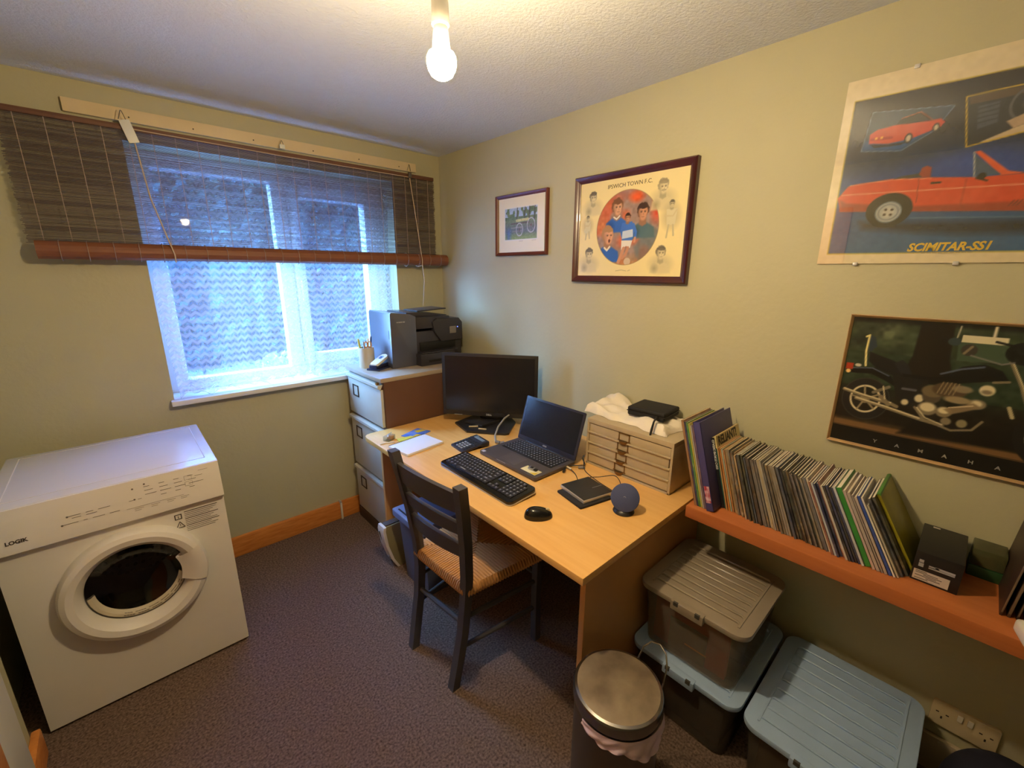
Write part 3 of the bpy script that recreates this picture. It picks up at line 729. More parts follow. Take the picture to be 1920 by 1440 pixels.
P().tube([(-.03, .02, .003), (-.01, .012, .004), (.01, -.002, .003), (.025, -.02, .004)], .003, 6).obj('strip', m_white, ct); ct.name = 'tape_strip'

# calculator
ca = thing('calculator', 'dark desk calculator with grey display beside the keyboard', 'calculator', (-.545, -1.016, DT+.0078), math.radians(-97))
CM = RX(math.radians(7))
P().box(-.058, .058, -.076, .074, .002, .014, .004, M=CM).box(-.056, .056, .03, .074, .0, .02, .002).obj('case', mat('navy_black_plastic', (46, 46, 58), .4), ca)
P().box(-.04, .04, .036, .062, .0138, .0146, M=CM).obj('display', mat('lcd_grey', (120, 138, 150), .25), ca)
kme = P().box(-.007, .007, -.0048, .0048, 0, .003, .001, seg=1).mesh('key', mat('calculator_key', (150, 150, 150), .5))
kme2 = P().box(-.007, .007, -.0048, .0048, 0, .003, .001, seg=1).mesh('key', m_blk)
for r in range(6):
    for c_ in range(5):
        me = kme if (r > 1 and 0 < c_ < 4) else kme2
        o = bpy.data.objects.new('key', me); C.objects.link(o); o.parent = ca
        o.location = CM @ Vector((-.041+c_*.0205, .018-r*.0155, .0138)); o.rotation_euler = (math.radians(7), 0, 0)
P().text('CASIO', .007, CM @ T(-.044, .0655, .0142)).obj('logo', m_gtxt, ca)

# optical drive on a black sleeve
DA = math.radians(-13)
sl = thing('drive_sleeve', 'flat black sleeve underneath the silver edged drive', 'sleeve', (-.505, -1.688, DT), DA)
P().box(-.082, .07, -.075, .07, 0, .010, .004).obj('cloth', mat('black_cloth', (34, 32, 34), .8), sl)
od = thing('optical_drive', 'slim black optical drive with silver edges on the desk', 'drive', (-.492, -1.682, DT+.010), DA)
P().box(-.07, .07, -.072, .072, 0, .013, .002).obj('case', mat('silver_case', (205, 202, 198), .3, .5), od)
P().box(-.068, .0685, -.070, .0705, .0128, .0145, .0007).obj('top_plate', mat('black_brushed_top', (44, 42, 42), .35), od)
P().box(.02, .066, -.012, -.0105, .0144, .0148).obj('groove', m_silver, od)
# wireless charging disc
dc = thing('charging_disc', 'round navy tilted disc stand beside the small drawers', 'charger', (-.495, -1.852, DT), 0)
P().lathe([(0, 0), (.036, 0), (.038, .004), (.034, .012), (.018, .022), (0, .024)], 28).obj('base', m_blk, dc)
nrm = Vector((-.80, -.36, .48)).normalized(); Q = nrm.to_track_quat('Z', 'Y').to_matrix().to_4x4()
DMx = T(-.004, -.004, .058) @ Q
P().lathe([(0, -.012), (.044, -.010), (.050, -.003), (.0495, .002), (.046, .0045), (0, .005)], 40, M=DMx).obj('pad', mat('navy_fabric', (62, 70, 108), .75, bump=.2, bscale=500, var=.04), dc)
P().tube([(.004, 0, .0052), (.0, .004, .0052), (-.005, .001, .0052)], .0006, 4, M=DMx).obj('mark', m_gtxt, dc)
P().box(-.012, .02, -.012, .012, .01, .045, .004).obj('stem', m_blk, dc)
# cables by the laptop
m_bc = mat('black_cable', (30, 28, 28), .5)
def cable(name, label, pts, r=.0017, ends=()):
    c0 = Vector(pts[0]); t = thing(name, label, 'cable', (c0.x, c0.y, DT))
    # smooth the path
    P_ = [Vector(p) for p in pts]; out = []
    for i in range(len(P_)-1):
        a, b_, c_, d = P_[max(i-1, 0)], P_[i], P_[i+1], P_[min(i+2, len(P_)-1)]
        for k in range(6):
            s_ = k/6
            out.append(.5*((2*b_)+(c_-a)*s_+(2*a-5*b_+4*c_-d)*s_*s_+(3*b_-a-3*c_+d)*s_**3))
    out.append(P_[-1])
    off = Vector((c0.x, c0.y, DT))
    P().tube([q-off for q in out], r, 6).obj('lead', m_bc, t)
    for (x0, y0, z0), (x1, y1, z1), rr, mm in ends: P().tube([Vector((x0, y0, z0))-off, Vector((x1, y1, z1))-off], rr, 8).obj('plug', mm, t)
D0 = DT+.002
cable('usb_cable', 'thin black cable with cream plug running from laptop to drive', [(-.385, -1.497, D0+.008), (-.392, -1.53, D0+.006), (-.40, -1.555, D0), (-.43, -1.59, D0+.001), (-.452, -1.606, D0+.016)],
      ends=(((-.382, -1.493, D0+.008), (-.387, -1.52, D0+.008), .0045, MATS['cream_plastic']),))
cable('power_cable', 'black power lead plugged into the laptop side near the hinge', [(-.36, -1.493, D0+.006), (-.33, -1.53, D0+.012), (-.30, -1.525, D0+.004), (-.285, -1.50, D0+.02), (-.275, -1.497, D0+.03)], .0026,
      ends=(((-.40, -1.494, D0+.006), (-.425, -1.51, D0+.004), .006, m_blk),))
cable('looped_cable', 'black lead looped on the desk in front of the small drawers', [(-.295, -1.515, D0+.045), (-.315, -1.53, D0+.03), (-.345, -1.56, D0+.004), (-.375, -1.64, D0), (-.40, -1.72, D0+.003), (-.405, -1.765, D0+.004), (-.385, -1.765, D0+.03), (-.345, -1.71, D0+.034), (-.36, -1.65, D0+.012), (-.40, -1.63, D0+.016)],
      ends=(((-.345, -1.525, D0+.004), (-.325, -1.545, D0+.004), .006, MATS['grey_plug']), ((-.40, -1.77, D0+.005), (-.41, -1.78, D0+.004), .004, m_blk)))

# chest of small drawers
m_chest = mat('putty_painted_steel', (188, 170, 138), .5, var=.05, scale=14, contrast=1.5)
m_bronze = mat('tarnished_brass', (140, 108, 66), .4, .7, var=.1)
cx_ = thing('index_drawers', 'putty coloured chest of four shallow drawers beside the laptop', 'drawers', (-.268, -1.704, DT), math.radians(-90))
p = P(); Wd, Dp, Hh = .201, .237, .212
p.box(-Wd, Wd, .012, Dp, 0, .004); p.box(-Wd, Wd, .0, Dp, Hh-.02, Hh, .002); p.box(-Wd, -Wd+.010, 0, Dp, 0, Hh-.019, .001); p.box(Wd-.010, Wd, 0, Dp, 0, Hh-.019, .001); p.box(-Wd, Wd, Dp-.004, Dp, 0, Hh-.01)
p.box(-Wd, Wd, .0, .012, .0, .006)
zs = [.008, .056, .103, .150, .1915]
for z in zs[1:4]: p.box(-Wd+.008, Wd-.008, -.003, .014, z-.003, z+.003, .001)
p.obj('carcase', m_chest, cx_)
for i in range(4):
    z0, z1 = zs[i]+.0035, zs[i+1]-.0035
    gap = .006 if i == 2 else .0025
    d = P().box(-Wd+.0125, Wd-.010-gap, .004, .2, z0, z1, .001).obj('drawer', m_chest, cx_)
    xo = -.026+.004*i; zc = (z0+z1)/2+.003
    h = P(); a, b_ = xo-.026, xo+.026
    h.box(a, a+.004, .0, .004, zc-.017, zc+.017).box(b_-.004, b_, .0, .004, zc-.017, zc+.017).box(a, b_, .0, .004, zc+.013, zc+.017)
    h.box(a-.004, b_+.004, .001, .004, zc-.018, zc-.015).obj('label_frame', m_bronze, d, 0)
    P().lathe([(.0, .012), (.012, .011), (.019, .006), (.021, 0)], 16, M=T(xo-.002, .002, zc-.016) @ RX(PI/2) , a0=PI, a1=2*PI).box(xo-.022, xo+.018, -.001, .003, zc-.018, zc-.015).obj('cup_pull', m_bronze, d, 60)
# crumpled white paper bag on it
pb_ = thing('paper_bag', 'crumpled white paper bag lying on the small drawers', 'bag', (-.115, -1.655, DT+Hh))
def bagz(u, v):
    return .030+.006*math.sin(u*9+v*4)+.005*math.sin(u*23-v*11)+.004*math.sin(v*17+u*5)
def bag_fn(u, v):
    x = -.098+.20*v+.008*math.sin(u*13)+.004*math.sin(u*31); y = .215-.415*u+.008*math.sin(v*9)
    x += -.028*max(0, u-.3) if v < .3 else 0
    e = min(1, min(u, 1-u)*18, v*8+.0, (1-v)*8)
    z = bagz(u, v)*e**.5
    c_ = max(0, 1-abs(u-.16)/.22)*max(0, (v-.35)/.65)
    z += .055*c_+.012*max(0, 1-u/.12)
    if v == 0 or v == 1 or u == 0 or u == 1: z = .002+(z if (v == 1 and u < .4) else 0)
    return (min(x, .108), y, z)
P().grid(bag_fn, 48, 24).obj('paper', mat('crumpled_white_paper', (235, 224, 205), .7, var=.02, bump=.25, bscale=30), pb_, 30)
bag_under = P().box(-.085, .09, -.185, .19, .0, .002).obj('underside', MATS['crumpled_white_paper'], pb_)
kc = thing('hard_case', 'black zipped hard case lying on the white paper bag', 'case', (-.108, -1.722, DT+Hh+.033), math.radians(4))
P().box(-.074, .074, -.082, .082, 0, .022, .012, seg=4).box(-.074, .074, -.082, .082, .019, .038, .012, seg=4).obj('shell', mat('black_case_cloth', (24, 23, 24), .75), kc)
P().box(-.0755, .0755, -.0835, .0835, .0185, .0215, .001).obj('zip', m_blk, kc)
P().tube([(-.074, -.055, .02), (-.098, -.06, .026), (-.128, -.064, .016), (-.146, -.066, -.012), (-.152, -.064, -.042)], [.003, .004, .004, .005, .004], 6).obj('strap', MATS['black_cloth'], kc)

# ------------------------------------------------------------------ things on the filing cabinet
FZ = 1.009
m_prn = mat('charcoal_printer_plastic', (52, 49, 56), .32, var=.02)
m_prs = mat('window_lit_printer_plastic', (74, 76, 90), .38, var=.02, spec=1.0, coat=.3)  # charcoal plastic painted lighter and bluer for window light on the left side
pr = thing('printer', 'black office printer standing on the filing cabinet', 'printer', (-.585, -.338, FZ))
P().box(.005, .49, .005, .27, .004, .20, .006).obj('body', m_prn, pr)
P().prism([(0, 0), (.165, 0), (.165, .29), (.13, .306), (.04, .318), (.006, .322), (0, .312)], -.272, .0, bev=.004, M=RX(PI/2)).obj('left_tower', m_prs, pr, 40)
P().box(.162, .40, -.002, .27, .215, .285, .006).obj('scanner_unit', m_prn, pr)
P().prism([(.12, .29), (.16, .285), (.36, .275), (.40, .275), (.40, .288), (.20, .312), (.12, .314)], -.27, -.03, bev=.002, M=RX(PI/2)).obj('document_feeder', m_prn, pr)
P().box(.22, .425, .05, .22, .308, .316, .003, M=RY(math.radians(-2.5)) @ T(0.0, 0, -.006)).obj('feeder_tray', m_prn, pr)
P().prism([(.33, .13), (.49, .13), (.49, .24), (.465, .268), (.30, .272), (.27, .25), (.285, .19)], -.25, .012, bev=.006, M=RX(PI/2)).obj('control_panel', m_prn, pr, 40)
P().box(.392, .44, -.0145, -.012, .175, .218, .002).obj('touchscreen', mat('grey_touchscreen', (128, 122, 118), .3), pr)
P().cyl((.452, -.0145, .212), (.452, -.011, .212), .003, n=10).obj('status_light', emit_mat('blue_status_light', (90, 110, 255), 4), pr)
P().box(.185, .44, -.003, .01, .085, .135, .002).obj('output_slot', mat('black_recess', (14, 13, 15), .6), pr)
P().box(.155, .40, -.055, .01, .0, .072, .006).box(.17, .43, -.05, .02, .072, .080, .003).obj('paper_tray', m_prn, pr)
P().box(.21, .36, -.0565, -.054, .02, .034, .002).obj('tray_grip', MATS['black_recess'], pr)
p = P()
for x, wd in ((.04, .008), (.051, .024), (.078, .014)): p.box(x, x+wd, -.0008, 0, .262, .268)
p.obj('logo', m_gtxt, pr)
P().box(-.0008, .0, .02, .026, .17, .22).obj('side_slot', m_blk, pr)
# pen pot
pt = thing('pen_pot', 'cream pen pot holding pens beside the printer', 'pot', (-.672, -.19, FZ))
P().lathe([(0, .0), (.043, 0), (.044, .002), (.044, .118), (.041, .118), (.041, .006), (0, .005)], 32).obj('cup', mat('cream_pot', (214, 200, 170), .45), pt)
def pen(label, x, y, tx, ty, L, col, col2, nm='pen', r=.0042):
    k = thing(nm, label, 'pen' if nm != 'scissors' else 'scissors', (-.672+x, -.19+y, FZ+.0065), 0, 'pens in the cream pot')
    d = Vector((tx, ty, 1)).normalized()
    P().tube([(0, 0, 0), d*L*.72], r, 8).obj('barrel', col, k)
    P().tube([d*L*.72, d*L*.95, d*L], [r*1.05, r*1.0, r*.6], 8).obj('cap', col2, k)
c_y = mat('yellow_plastic', (214, 206, 90), .4); c_b = mat('navy_plastic', (40, 44, 92), .4); c_g = mat('green_plastic', (60, 120, 100), .4); c_w = m_white
pen('yellow highlighter leaning to the left in the cream pot', -.018, .006, -.12, .05, .165, c_y, c_y, r=.0065)
pen('thin black pen in the cream pot next to the highlighter', -.012, -.012, -.06, -.03, .15, m_blk, m_silver)
pen('green pencil low in the middle of the cream pot', .0, .012, -.03, .05, .14, c_g, c_g, r=.0035)
pen('tall navy pen at the right side of the cream pot', .014, -.004, .10, -.02, .175, c_b, c_b, r=.005)
pen('white marker against the back rim of the cream pot', .012, .016, .08, .05, .16, c_w, c_w, r=.0055)
sc = thing('scissors', 'orange handled scissors standing in the cream pot', 'scissors', (-.672, -.20, FZ+.0065))
P().tube([(.0, 0, 0), (.003, -.004, .10)], .005, 6).obj('blades', m_silver, sc)
for sx in (-1, 1): P().tube([(.005+sx*.011+.010*math.cos(a), -.006, .128+.017*math.sin(a)) for a in np.linspace(0, 2*PI, 15)[:-1]], .0035, 6, closed=True).obj('handle', MATS['orange_plastic'], sc)
# hole punch
hp = thing('hole_punch', 'dark blue hole punch with cream lever at the cabinet corner', 'hole punch', (-.64, -.285, FZ), math.radians(28))
m_nav = mat('navy_metal', (40, 42, 70), .3, .2)
P().box(-.062, .062, -.045, .045, 0, .012, .004).obj('base', m_nav, hp)
P().box(-.058, .058, -.022, .03, .012, .032, .004).obj('body', m_nav, hp)
P().box(-.06, .06, -.046, -.04, .002, .005).obj('guide', m_silver, hp)
lv = P()
ring_o = [(-.06, -.02), (-.045, -.026), (.04, -.028), (.062, -.018), (.068, .0), (.062, .018), (.04, .028), (-.045, .026), (-.06, .02)]
LV = T(0, .0, .05) @ RY(math.radians(-18))
lv.prism(ring_o, -.008, .008, bev=.004, M=LV).obj('lever', mat('cream_white_plastic', (232, 226, 205), .4), hp)
P().prism([(.006, -.008), (.034, -.012), (.044, 0), (.034, .012), (.006, .008)], .008, .0088, M=LV).obj('lever_opening', m_nav, hp)

# ------------------------------------------------------------------ magazines on the shelf
m_pg = mat('cream_page_edges', (232, 212, 168), .8, col2=(212, 190, 146), scale=60, stretch=(.2, 60, .2))
m_pgw = mat('white_page_edges', (236, 228, 208), .8, col2=(214, 204, 184), scale=60, stretch=(.2, 60, .2))
m_cov, nt, pb, out = nodes_of('printed_magazine_cover')
oi = nd(nt, 'ShaderNodeObjectInfo'); tc = nd(nt, 'ShaderNodeTexCoord'); mp = nd(nt, 'ShaderNodeMapping'); mp.inputs['Scale'].default_value = (8, .5, 16)
cmb = nd(nt, 'ShaderNodeCombineXYZ'); rr_ = math_n(nt, 'MULTIPLY', oi.outputs['Random'], 40); nt.links.new(rr_, cmb.inputs[2]); nt.links.new(cmb.outputs[0], mp.inputs[1])
nt.links.new(tc.outputs['Object'], mp.inputs[0])
nz = nd(nt, 'ShaderNodeTexNoise'); nz.inputs['Scale'].default_value = 1.2; nz.inputs['Detail'].default_value = 3; nt.links.new(mp.outputs[0], nz.inputs[0])
rp = nd(nt, 'ShaderNodeValToRGB')
for i, (ps, cc) in enumerate(((0.30, (22, 22, 26)), (.42, (90, 80, 66)), (.50, (128, 128, 128)), (.60, (150, 128, 84)), (.70, (226, 212, 190)))):
    e = rp.color_ramp.elements[i] if i < 2 else rp.color_ramp.elements.new(ps)
    e.position = ps; e.color = (*lin(cc), 1)
nt.links.new(nz.outputs[0], rp.inputs[0])
mx = nd(nt, 'ShaderNodeMix'); mx.data_type = 'RGBA'
nt.links.new(oi.outputs['Alpha'], mx.inputs[0])
nt.links.new(rp.outputs[0], mx.inputs[6]); nt.links.new(oi.outputs['Color'], mx.inputs[7])
nt.links.new(mx.outputs[2], pb.inputs['Base Color']); pb.inputs['Roughness'].default_value = .4
MEC = {}
def mag_mesh(t, h, d, pages):
    k = (round(t, 4), round(h, 3), round(d, 3), pages.name)
    if k not in MEC:
        c_ = P().box(0, d, -t, -t+.0005, 0, h).box(0, d, -.0005, 0, 0, h).box(0, .0006, -t, 0, 0, h).mesh('cover', m_cov, 0)
        pg = P().box(.0006, d-.002, -t+.0005, -.0005, .001, h-.0015).mesh('pages', pages, 0)
        MEC[k] = (c_, pg)
    return MEC[k]
NAMES = {}
def magazine(y, x, ang, t, h, col, pure, label, name='magazine', d=.182, pages=m_pg, group='magazines leaning in a row on the shelf'):
    r = thing(name, label, 'magazine' if name == 'magazine' else name.replace('_', ' '), (x, y, SZ), 0, group)
    r.rotation_euler = (-ang, 0, 0)
    cm, pm_ = mag_mesh(t, h, d, pages)
    o = bpy.data.objects.new('cover', cm); C.objects.link(o); o.parent = r; o.color = (*lin(col), pure)
    o2 = bpy.data.objects.new('pages', pm_); C.objects.link(o2); o2.parent = r
    return r
y = -2.014; A0 = math.radians(15.5)
def adv(t, ang, dang=0, h=.23): return t/math.cos(ang)+h*dang+.0004
big = [(.009, .312, (150, 104, 64), .75, 'tan edged thin folder first at the left end of the shelf row'),
       (.006, .308, (44, 50, 98), .8, 'thin navy folder second from the left end of the row'),
       (.007, .308, (64, 140, 66), .7, 'thin green folder between the navy and yellow ones'),
       (.006, .306, (186, 184, 60), .75, 'thin yellow folder right of the green one'),
       (.005, .300, (200, 196, 190), .7, 'thin white booklet right of the yellow folder'),
       (.010, .302, (112, 84, 110), .7, 'grey-purple booklet pressed against the big blue binder')]
for t, h, col, pu, lab in big:
    magazine(y, -.292, A0, t, h, col, pu, lab, 'folder', .22, group='folders at the left end of the shelf row'); y -= adv(t, A0)
# blue binder
r = thing('ring_binder', 'large blue-purple binder standing tall near the left end of the row', 'binder', (-.300, y, SZ)); r.rotation_euler = (-A0, 0, 0)
P().box(0, .255, -.003, 0, 0, .318, .001).box(0, .255, -.026, -.023, 0, .318, .001).box(0, .003, -.026, 0, 0, .318, .001).obj('cover', mat('blue_purple_board', (70, 66, 118), .45, var=.05), r)
P().box(.005, .245, -.0228, -.0032, .004, .290).obj('pages', m_pg, r)
P().box(-.0006, 0, -.022, -.004, .03, .09).obj('red_label', mat('red_print', (170, 40, 60), .5, col2=(220, 190, 200), scale=60, contrast=2), r)
y -= adv(.026, A0)
r = magazine(y, -.238, A0, .011, .256, (22, 22, 26), .97, 'black car book with white spine lettering beside the blue binder', 'book', .2, group='books on the shelf')
BM = RY(0) @ T(-.0004, -.0095, .28) @ Matrix(((0, 0, -1, 0), (0, -1, 0, 0), (-1, 0, 0, 0), (0, 0, 0, 1)))
BM = T(-.0003, -.0022, .248) @ Matrix(((0, 0, -1, 0), (0, 1, 0, 0), (-1, 0, 0, 0), (0, 0, 0, 1))) @ T(0, -.0065, 0)
P().text('CLASSIC SPORTS CARS', .0105, BM, .0002, bold=.0003).obj('lettering', mat('white_print', (225, 225, 220), .5), r, 0)
y -= adv(.011, A0)
r = magazine(y, -.238, A0, .006, .264, (216, 196, 138), .97, 'cream magazine with large black lettering along its top', 'magazine', .2)
P().text('RELIANT!', .0445, T(.012, -.0063, .228) @ RX(PI/2), .0003, bold=.0014, wide=.86).obj('lettering', m_dk, r, 0)
P().box(-.0004, .0, -.0058, -.0002, .0, .22).obj('teal_spine', mat('teal_print', (40, 110, 100), .5), r)
y -= adv(.006, A0)
cols = []
pal_a = [((206, 150, 84), .7), ((212, 140, 60), .75), ((196, 206, 190), .6), ((206, 140, 66), .6), ((196, 160, 96), .55), ((178, 140, 90), .4), ((120, 110, 100), .3), ((170, 120, 90), .4), ((112, 104, 94), .25), ((190, 150, 110), .4), ((200, 166, 120), .6)]
pal_b = [((40, 38, 40), .75), ((30, 28, 34), .8), ((88, 76, 60), .6), ((58, 58, 76), .7), ((46, 56, 44), .7), ((116, 100, 78), .55), ((160, 148, 132), .6), ((60, 44, 38), .7), ((120, 112, 112), .55), ((64, 76, 106), .65), ((130, 66, 48), .55), ((184, 178, 168), .7), ((36, 44, 40), .75), ((26, 30, 50), .75), ((200, 180, 130), .6)]
pal_c = [((60, 80, 140), .75), ((206, 208, 214), .8), ((44, 54, 100), .75), ((220, 214, 204), .85), ((34, 34, 44), .75), ((160, 92, 70), .6), ((214, 200, 184), .8), ((110, 112, 124), .7)]
CN = {}
def cname(c_):
    r_, g_, b_ = c_; mxv, mnv = max(c_), min(c_)
    if mxv < 58: return 'black'
    if mxv-mnv < 26: return 'dark grey' if mxv < 110 else ('grey' if mxv < 165 else 'white')
    if b_ == mxv: return 'blue-grey'
    if g_ == mxv: return 'grey-green'
    if mxv > 195 and b_ < 100: return 'orange'
    return 'dark brown' if mxv < 100 else ('brown' if mxv < 160 else 'tan')
ORD = ['first', 'second', 'third', 'fourth', 'fifth', 'sixth', 'seventh', 'eighth', 'ninth', 'tenth', 'eleventh', 'twelfth', 'thirteenth', 'fourteenth', 'fifteenth', 'sixteenth', 'seventeenth', 'eighteenth', 'nineteenth', 'twentieth',
       'twenty-first', 'twenty-second', 'twenty-third', 'twenty-fourth', 'twenty-fifth', 'twenty-sixth', 'twenty-seventh', 'twenty-eighth', 'twenty-ninth', 'thirtieth']
NM = 56
# the angle of lean grows slowly along the row
tot_t = 0
seq = []
for i in range(NM):
    k = i/NM
    pal = pal_a if i < 11 else (pal_b if i < 43 else pal_c)
    col, pu = pal[i % len(pal)] if i < 11 else random.choice(pal)
    seq.append((random.choice((.0055, .006, .0065, .007)), random.choice((.222, .225, .228, .231)) - (.0 if i > 3 else .003), col, pu))
Yend = -2.50; T_tot = sum(s_[0] for s_ in seq)
A1 = math.radians(26.5); dA = (A1-A0)/NM
need = (y-Yend); have = sum(adv(s_[0], A0+dA*i, dA) for i, s_ in enumerate(seq)); sc_t = max(.6, 1+(need-have)/T_tot)
ang = A0
for i, (t, h, col, pu) in enumerate(seq):
    t = round(t*sc_t, 4); nm = cname(col)
    if i < 28: lab = f'thin {nm} spined magazine, {ORD[i]} right of the black lettered cream one'
    else: lab = f'thin {nm} spined magazine, {ORD[NM-1-i]} left of the bright green spine'
    dx = random.uniform(-.006, .006)+(-.008 if i > 40 else 0)+(.012 if i < 10 else 0)
    magazine(y, -.252+dx, ang, t, h, col, pu, lab, pages=m_pg if i < 11 else m_pgw); y -= adv(t, ang, dA); ang += dA
def one(t, h, col, pu, lab, name='magazine', x=-.256, dang=0, d=.182):
    global y, ang
    magazine(y, x, ang, t, h, col, pu, lab, name, d, m_pgw); ang += dang; y -= adv(t, ang, dang, h)
one(.013, .231, (58, 140, 62), .97, 'thick shiny green spine towards the right of the row', dang=.004)
for i, (t, c_) in enumerate(((.007, (206, 186, 176)), (.008, (188, 174, 166)), (.005, (160, 148, 140)), (.007, (196, 180, 170)))):
    one(t, .229-.003*i, c_, .82, f'pale grey stack of stapled sheets, {ORD[i]} right of the green spine', 'paper_sheaf', -.258, .004)
one(.007, .226, (52, 82, 170), .9, 'blue spined magazine towards the right end of the row', dang=.004)
one(.005, .226, (230, 224, 214), .9, 'white spined magazine just right of the blue one', dang=.004)
one(.005, .205, (204, 196, 176), .75, 'short cream booklet right of the white spined magazine', x=-.252, dang=.004)
one(.006, .222, (50, 60, 84), .6, 'dark blue-grey magazine leaning last but one in the row', x=-.24, dang=.005)
one(.007, .224, (44, 48, 40), .6, 'dark magazine directly under the yellow-green folder', x=-.225, dang=.006)
# yellow-green folder at the right end
r = thing('plastic_wallet', 'yellow-green glossy wallet leaning at the right end of the row', 'folder', (-.20, y, SZ)); r.rotation_euler = (-ang, 0, 0)
def wal(u, v):
    q = PI*u
    return (.19*v, -.010+.010*math.cos(q)-(.0), .0)
P().prism([(.0, .0), (.19, .0), (.19, .228), (.0, .228)], 0, .009, bev=.003, M=RX(PI/2)).obj('wallet_body', mat('yellow_green_plastic', (172, 164, 44), .3, col2=(130, 120, 30), scale=6, contrast=2), r)
P().box(.0, .19, -.010, .0, .222, .23, .003).obj('green_edge', mat('green_edge_plastic', (70, 130, 50), .35), r)
# curled loose pages showing over the sheaves
# ink box, green box, records, white corner
ib = thing('ink_box', 'black product box with white address label on the shelf', 'box', (-.225, -2.587, SZ), 0)
P().box(0, .195, -.092, 0, 0, .088, .002).obj('carton', mat('black_carton', (30, 28, 30), .45), ib)
FI = Matrix(((0, 0, -1, -.0004), (-1, 0, 0, 0), (0, 1, 0, 0), (0, 0, 0, 1)))
lb = P().box(.004, .074, .006, .035, 0, .0004, M=FI).obj('address_label', mat('white_label', (205, 196, 185), .6), ib)
p = P()
for i, (a, b_) in enumerate(((.008, .03), (.008, .052), (.024, .06), (.008, .05), (.03, .058), (.008, .035))): p.box(a, b_, .031-i*.0042, .0325-i*.0042, .0004, .0008, M=FI)
p.obj('label_print', m_dk, lb, 0)
p = P(); p.box(.01, .02, .045, .056, 0, .0004, M=FI).box(.01, .019, .058, .066, 0, .0004, M=FI).box(.03, .08, .047, .050, 0, .0004, M=FI).box(.042, .08, .051, .057, 0, .0004, M=FI).box(.03, .05, .052, .056, 0, .0004, M=FI).obj('printed_panel', m_gtxt, ib, 0)
P().box(.178, .186, -.035, -.02, .088, .0886).obj('top_sticker', MATS['white_label'], ib)
gb = thing('green_box', 'dark green box behind the black carton against the wall', 'box', (-.085, -2.69, SZ))
P().box(0, .08, -.07, 0, 0, .032, .003).obj('tray', mat('dark_green_plastic', (38, 70, 40), .4), gb)
P().box(.003, .077, -.066, -.001, .033, .082, .003).obj('clear_cover', clear_mat('smoked_clear', (90, 90, 60), .35), gb)
for i in range(7):
    t = (.010, .012, .009, .011, .010, .012, .01)[i]; yy = -2.758-i*.0135
    r = thing('record_sleeve', f'dark brown record sleeve standing upright, {ORD[i]} from the left of its stack', 'record', (-.238+.004*(i % 3), yy, SZ), 0, 'record sleeves at the right end of the shelf')
    r.rotation_euler = (math.radians(4), 0, 0)
    P().box(0, .225, 0, t*.5, 0, .30, .001).obj('sleeve', mat('dark_brown_sleeve_%d' % (i % 3), ((58, 40, 32), (74, 54, 40), (44, 34, 30))[i % 3], .5), r)
    P().box(-.0003, .0, .001, t*.5-.001, .01, .29).obj('spine_edge', mat('worn_edge', (120, 98, 74), .7), r)
wb = thing('white_device', 'white rounded plastic case at the right end of the shelf', 'case', (-.352, -2.79, SZ), math.radians(14))
P().box(-.012, .075, -.2, .0, 0, .035, .012, seg=4).obj('shell', m_fit, wb)

# ------------------------------------------------------------------ storage boxes
def storage_box(label, loc, L, W, Hb, lidm, tubm, hang=.0):
    """L along x, W along y; origin at the near-left base corner (min x, max y)"""
    t = thing('storage_box', label, 'storage box', loc, 0, 'lidded plastic storage boxes')
    n = rrect(.03, L-.03, -W+.03, -.03, .035); m_ = rrect(.012, L-.012, -W+.012, -.012, .04)
    n2 = rrect(.033, L-.033, -W+.033, -.033, .032); m2 = rrect(.015, L-.015, -W+.015, -.015, .037)
    k = len(n); H1 = Hb-.012
    vs = [(x, y, .0) for x, y in n]+[(x, y, H1) for x, y in m_]+[(x, y, H1) for x, y in m2]+[(x, y, .004) for x, y in n2]
    fs = [(i, (i+1) % k, k+(i+1) % k, k+i) for i in range(k)]+[(k+i, k+(i+1) % k, 2*k+(i+1) % k, 2*k+i) for i in range(k)]+[(2*k+i, 2*k+(i+1) % k, 3*k+(i+1) % k, 3*k+i) for i in range(k)]
    fs += [tuple(range(k))[::-1], tuple(range(3*k, 4*k))]
    P().add(vs, fs).obj('tub', tubm, t, 40)
    lid = P()
    lid.prism(rrect(0, L, -W, 0, .045, 8), Hb-.022, Hb-.002, bev=.005)
    lid.obj('lid', lidm, t, 40)
    p = P(); NR = 9
    for i in range(NR):
        x = .055+(L-.11)*i/(NR-1)
        p.tube([(x, -.045, Hb-.003), (x, -.05, Hb+.002), (x, -W+.05, Hb+.002), (x, -W+.045, Hb-.003)], .0042, 6)
    for i in range(2*1): pass
    p.box(.036, L-.036, -.043, -.037, Hb-.003, Hb+.0005); p.box(.036, L-.036, -W+.037, -W+.043, Hb-.003, Hb+.0005)
    p.obj('lid_ribs', lidm, t, 40)
    P().box(-.012, .014, -W*.5-.055, -W*.5+.055, Hb-.032, Hb+.001, .005).obj('clip_handle', lidm, t)
    for s_ in (-1, 1): P().box(-.0135, -.006, -W*.5+s_*.036-.008, -W*.5+s_*.036+.008, Hb-.012, Hb+.002, .001).obj('hinge_knuckle', mat('dark_grey_clip', (70, 68, 66), .5), t)  # hinge blocks in plain dark grey
    return t
m_bl = mat('pale_blue_plastic', (160, 186, 220), .32, var=.03)
m_gl = mat('grey_lid_plastic', (150, 138, 122), .28, var=.03)
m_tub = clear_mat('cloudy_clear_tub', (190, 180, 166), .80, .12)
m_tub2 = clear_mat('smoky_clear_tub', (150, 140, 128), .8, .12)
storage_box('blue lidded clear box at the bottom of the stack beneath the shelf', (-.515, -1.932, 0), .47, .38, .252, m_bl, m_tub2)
storage_box('grey lidded clear box with red contents on top of the blue lidded one', (-.50, -1.934, .2585), .39, .368, .243, m_gl, m_tub)
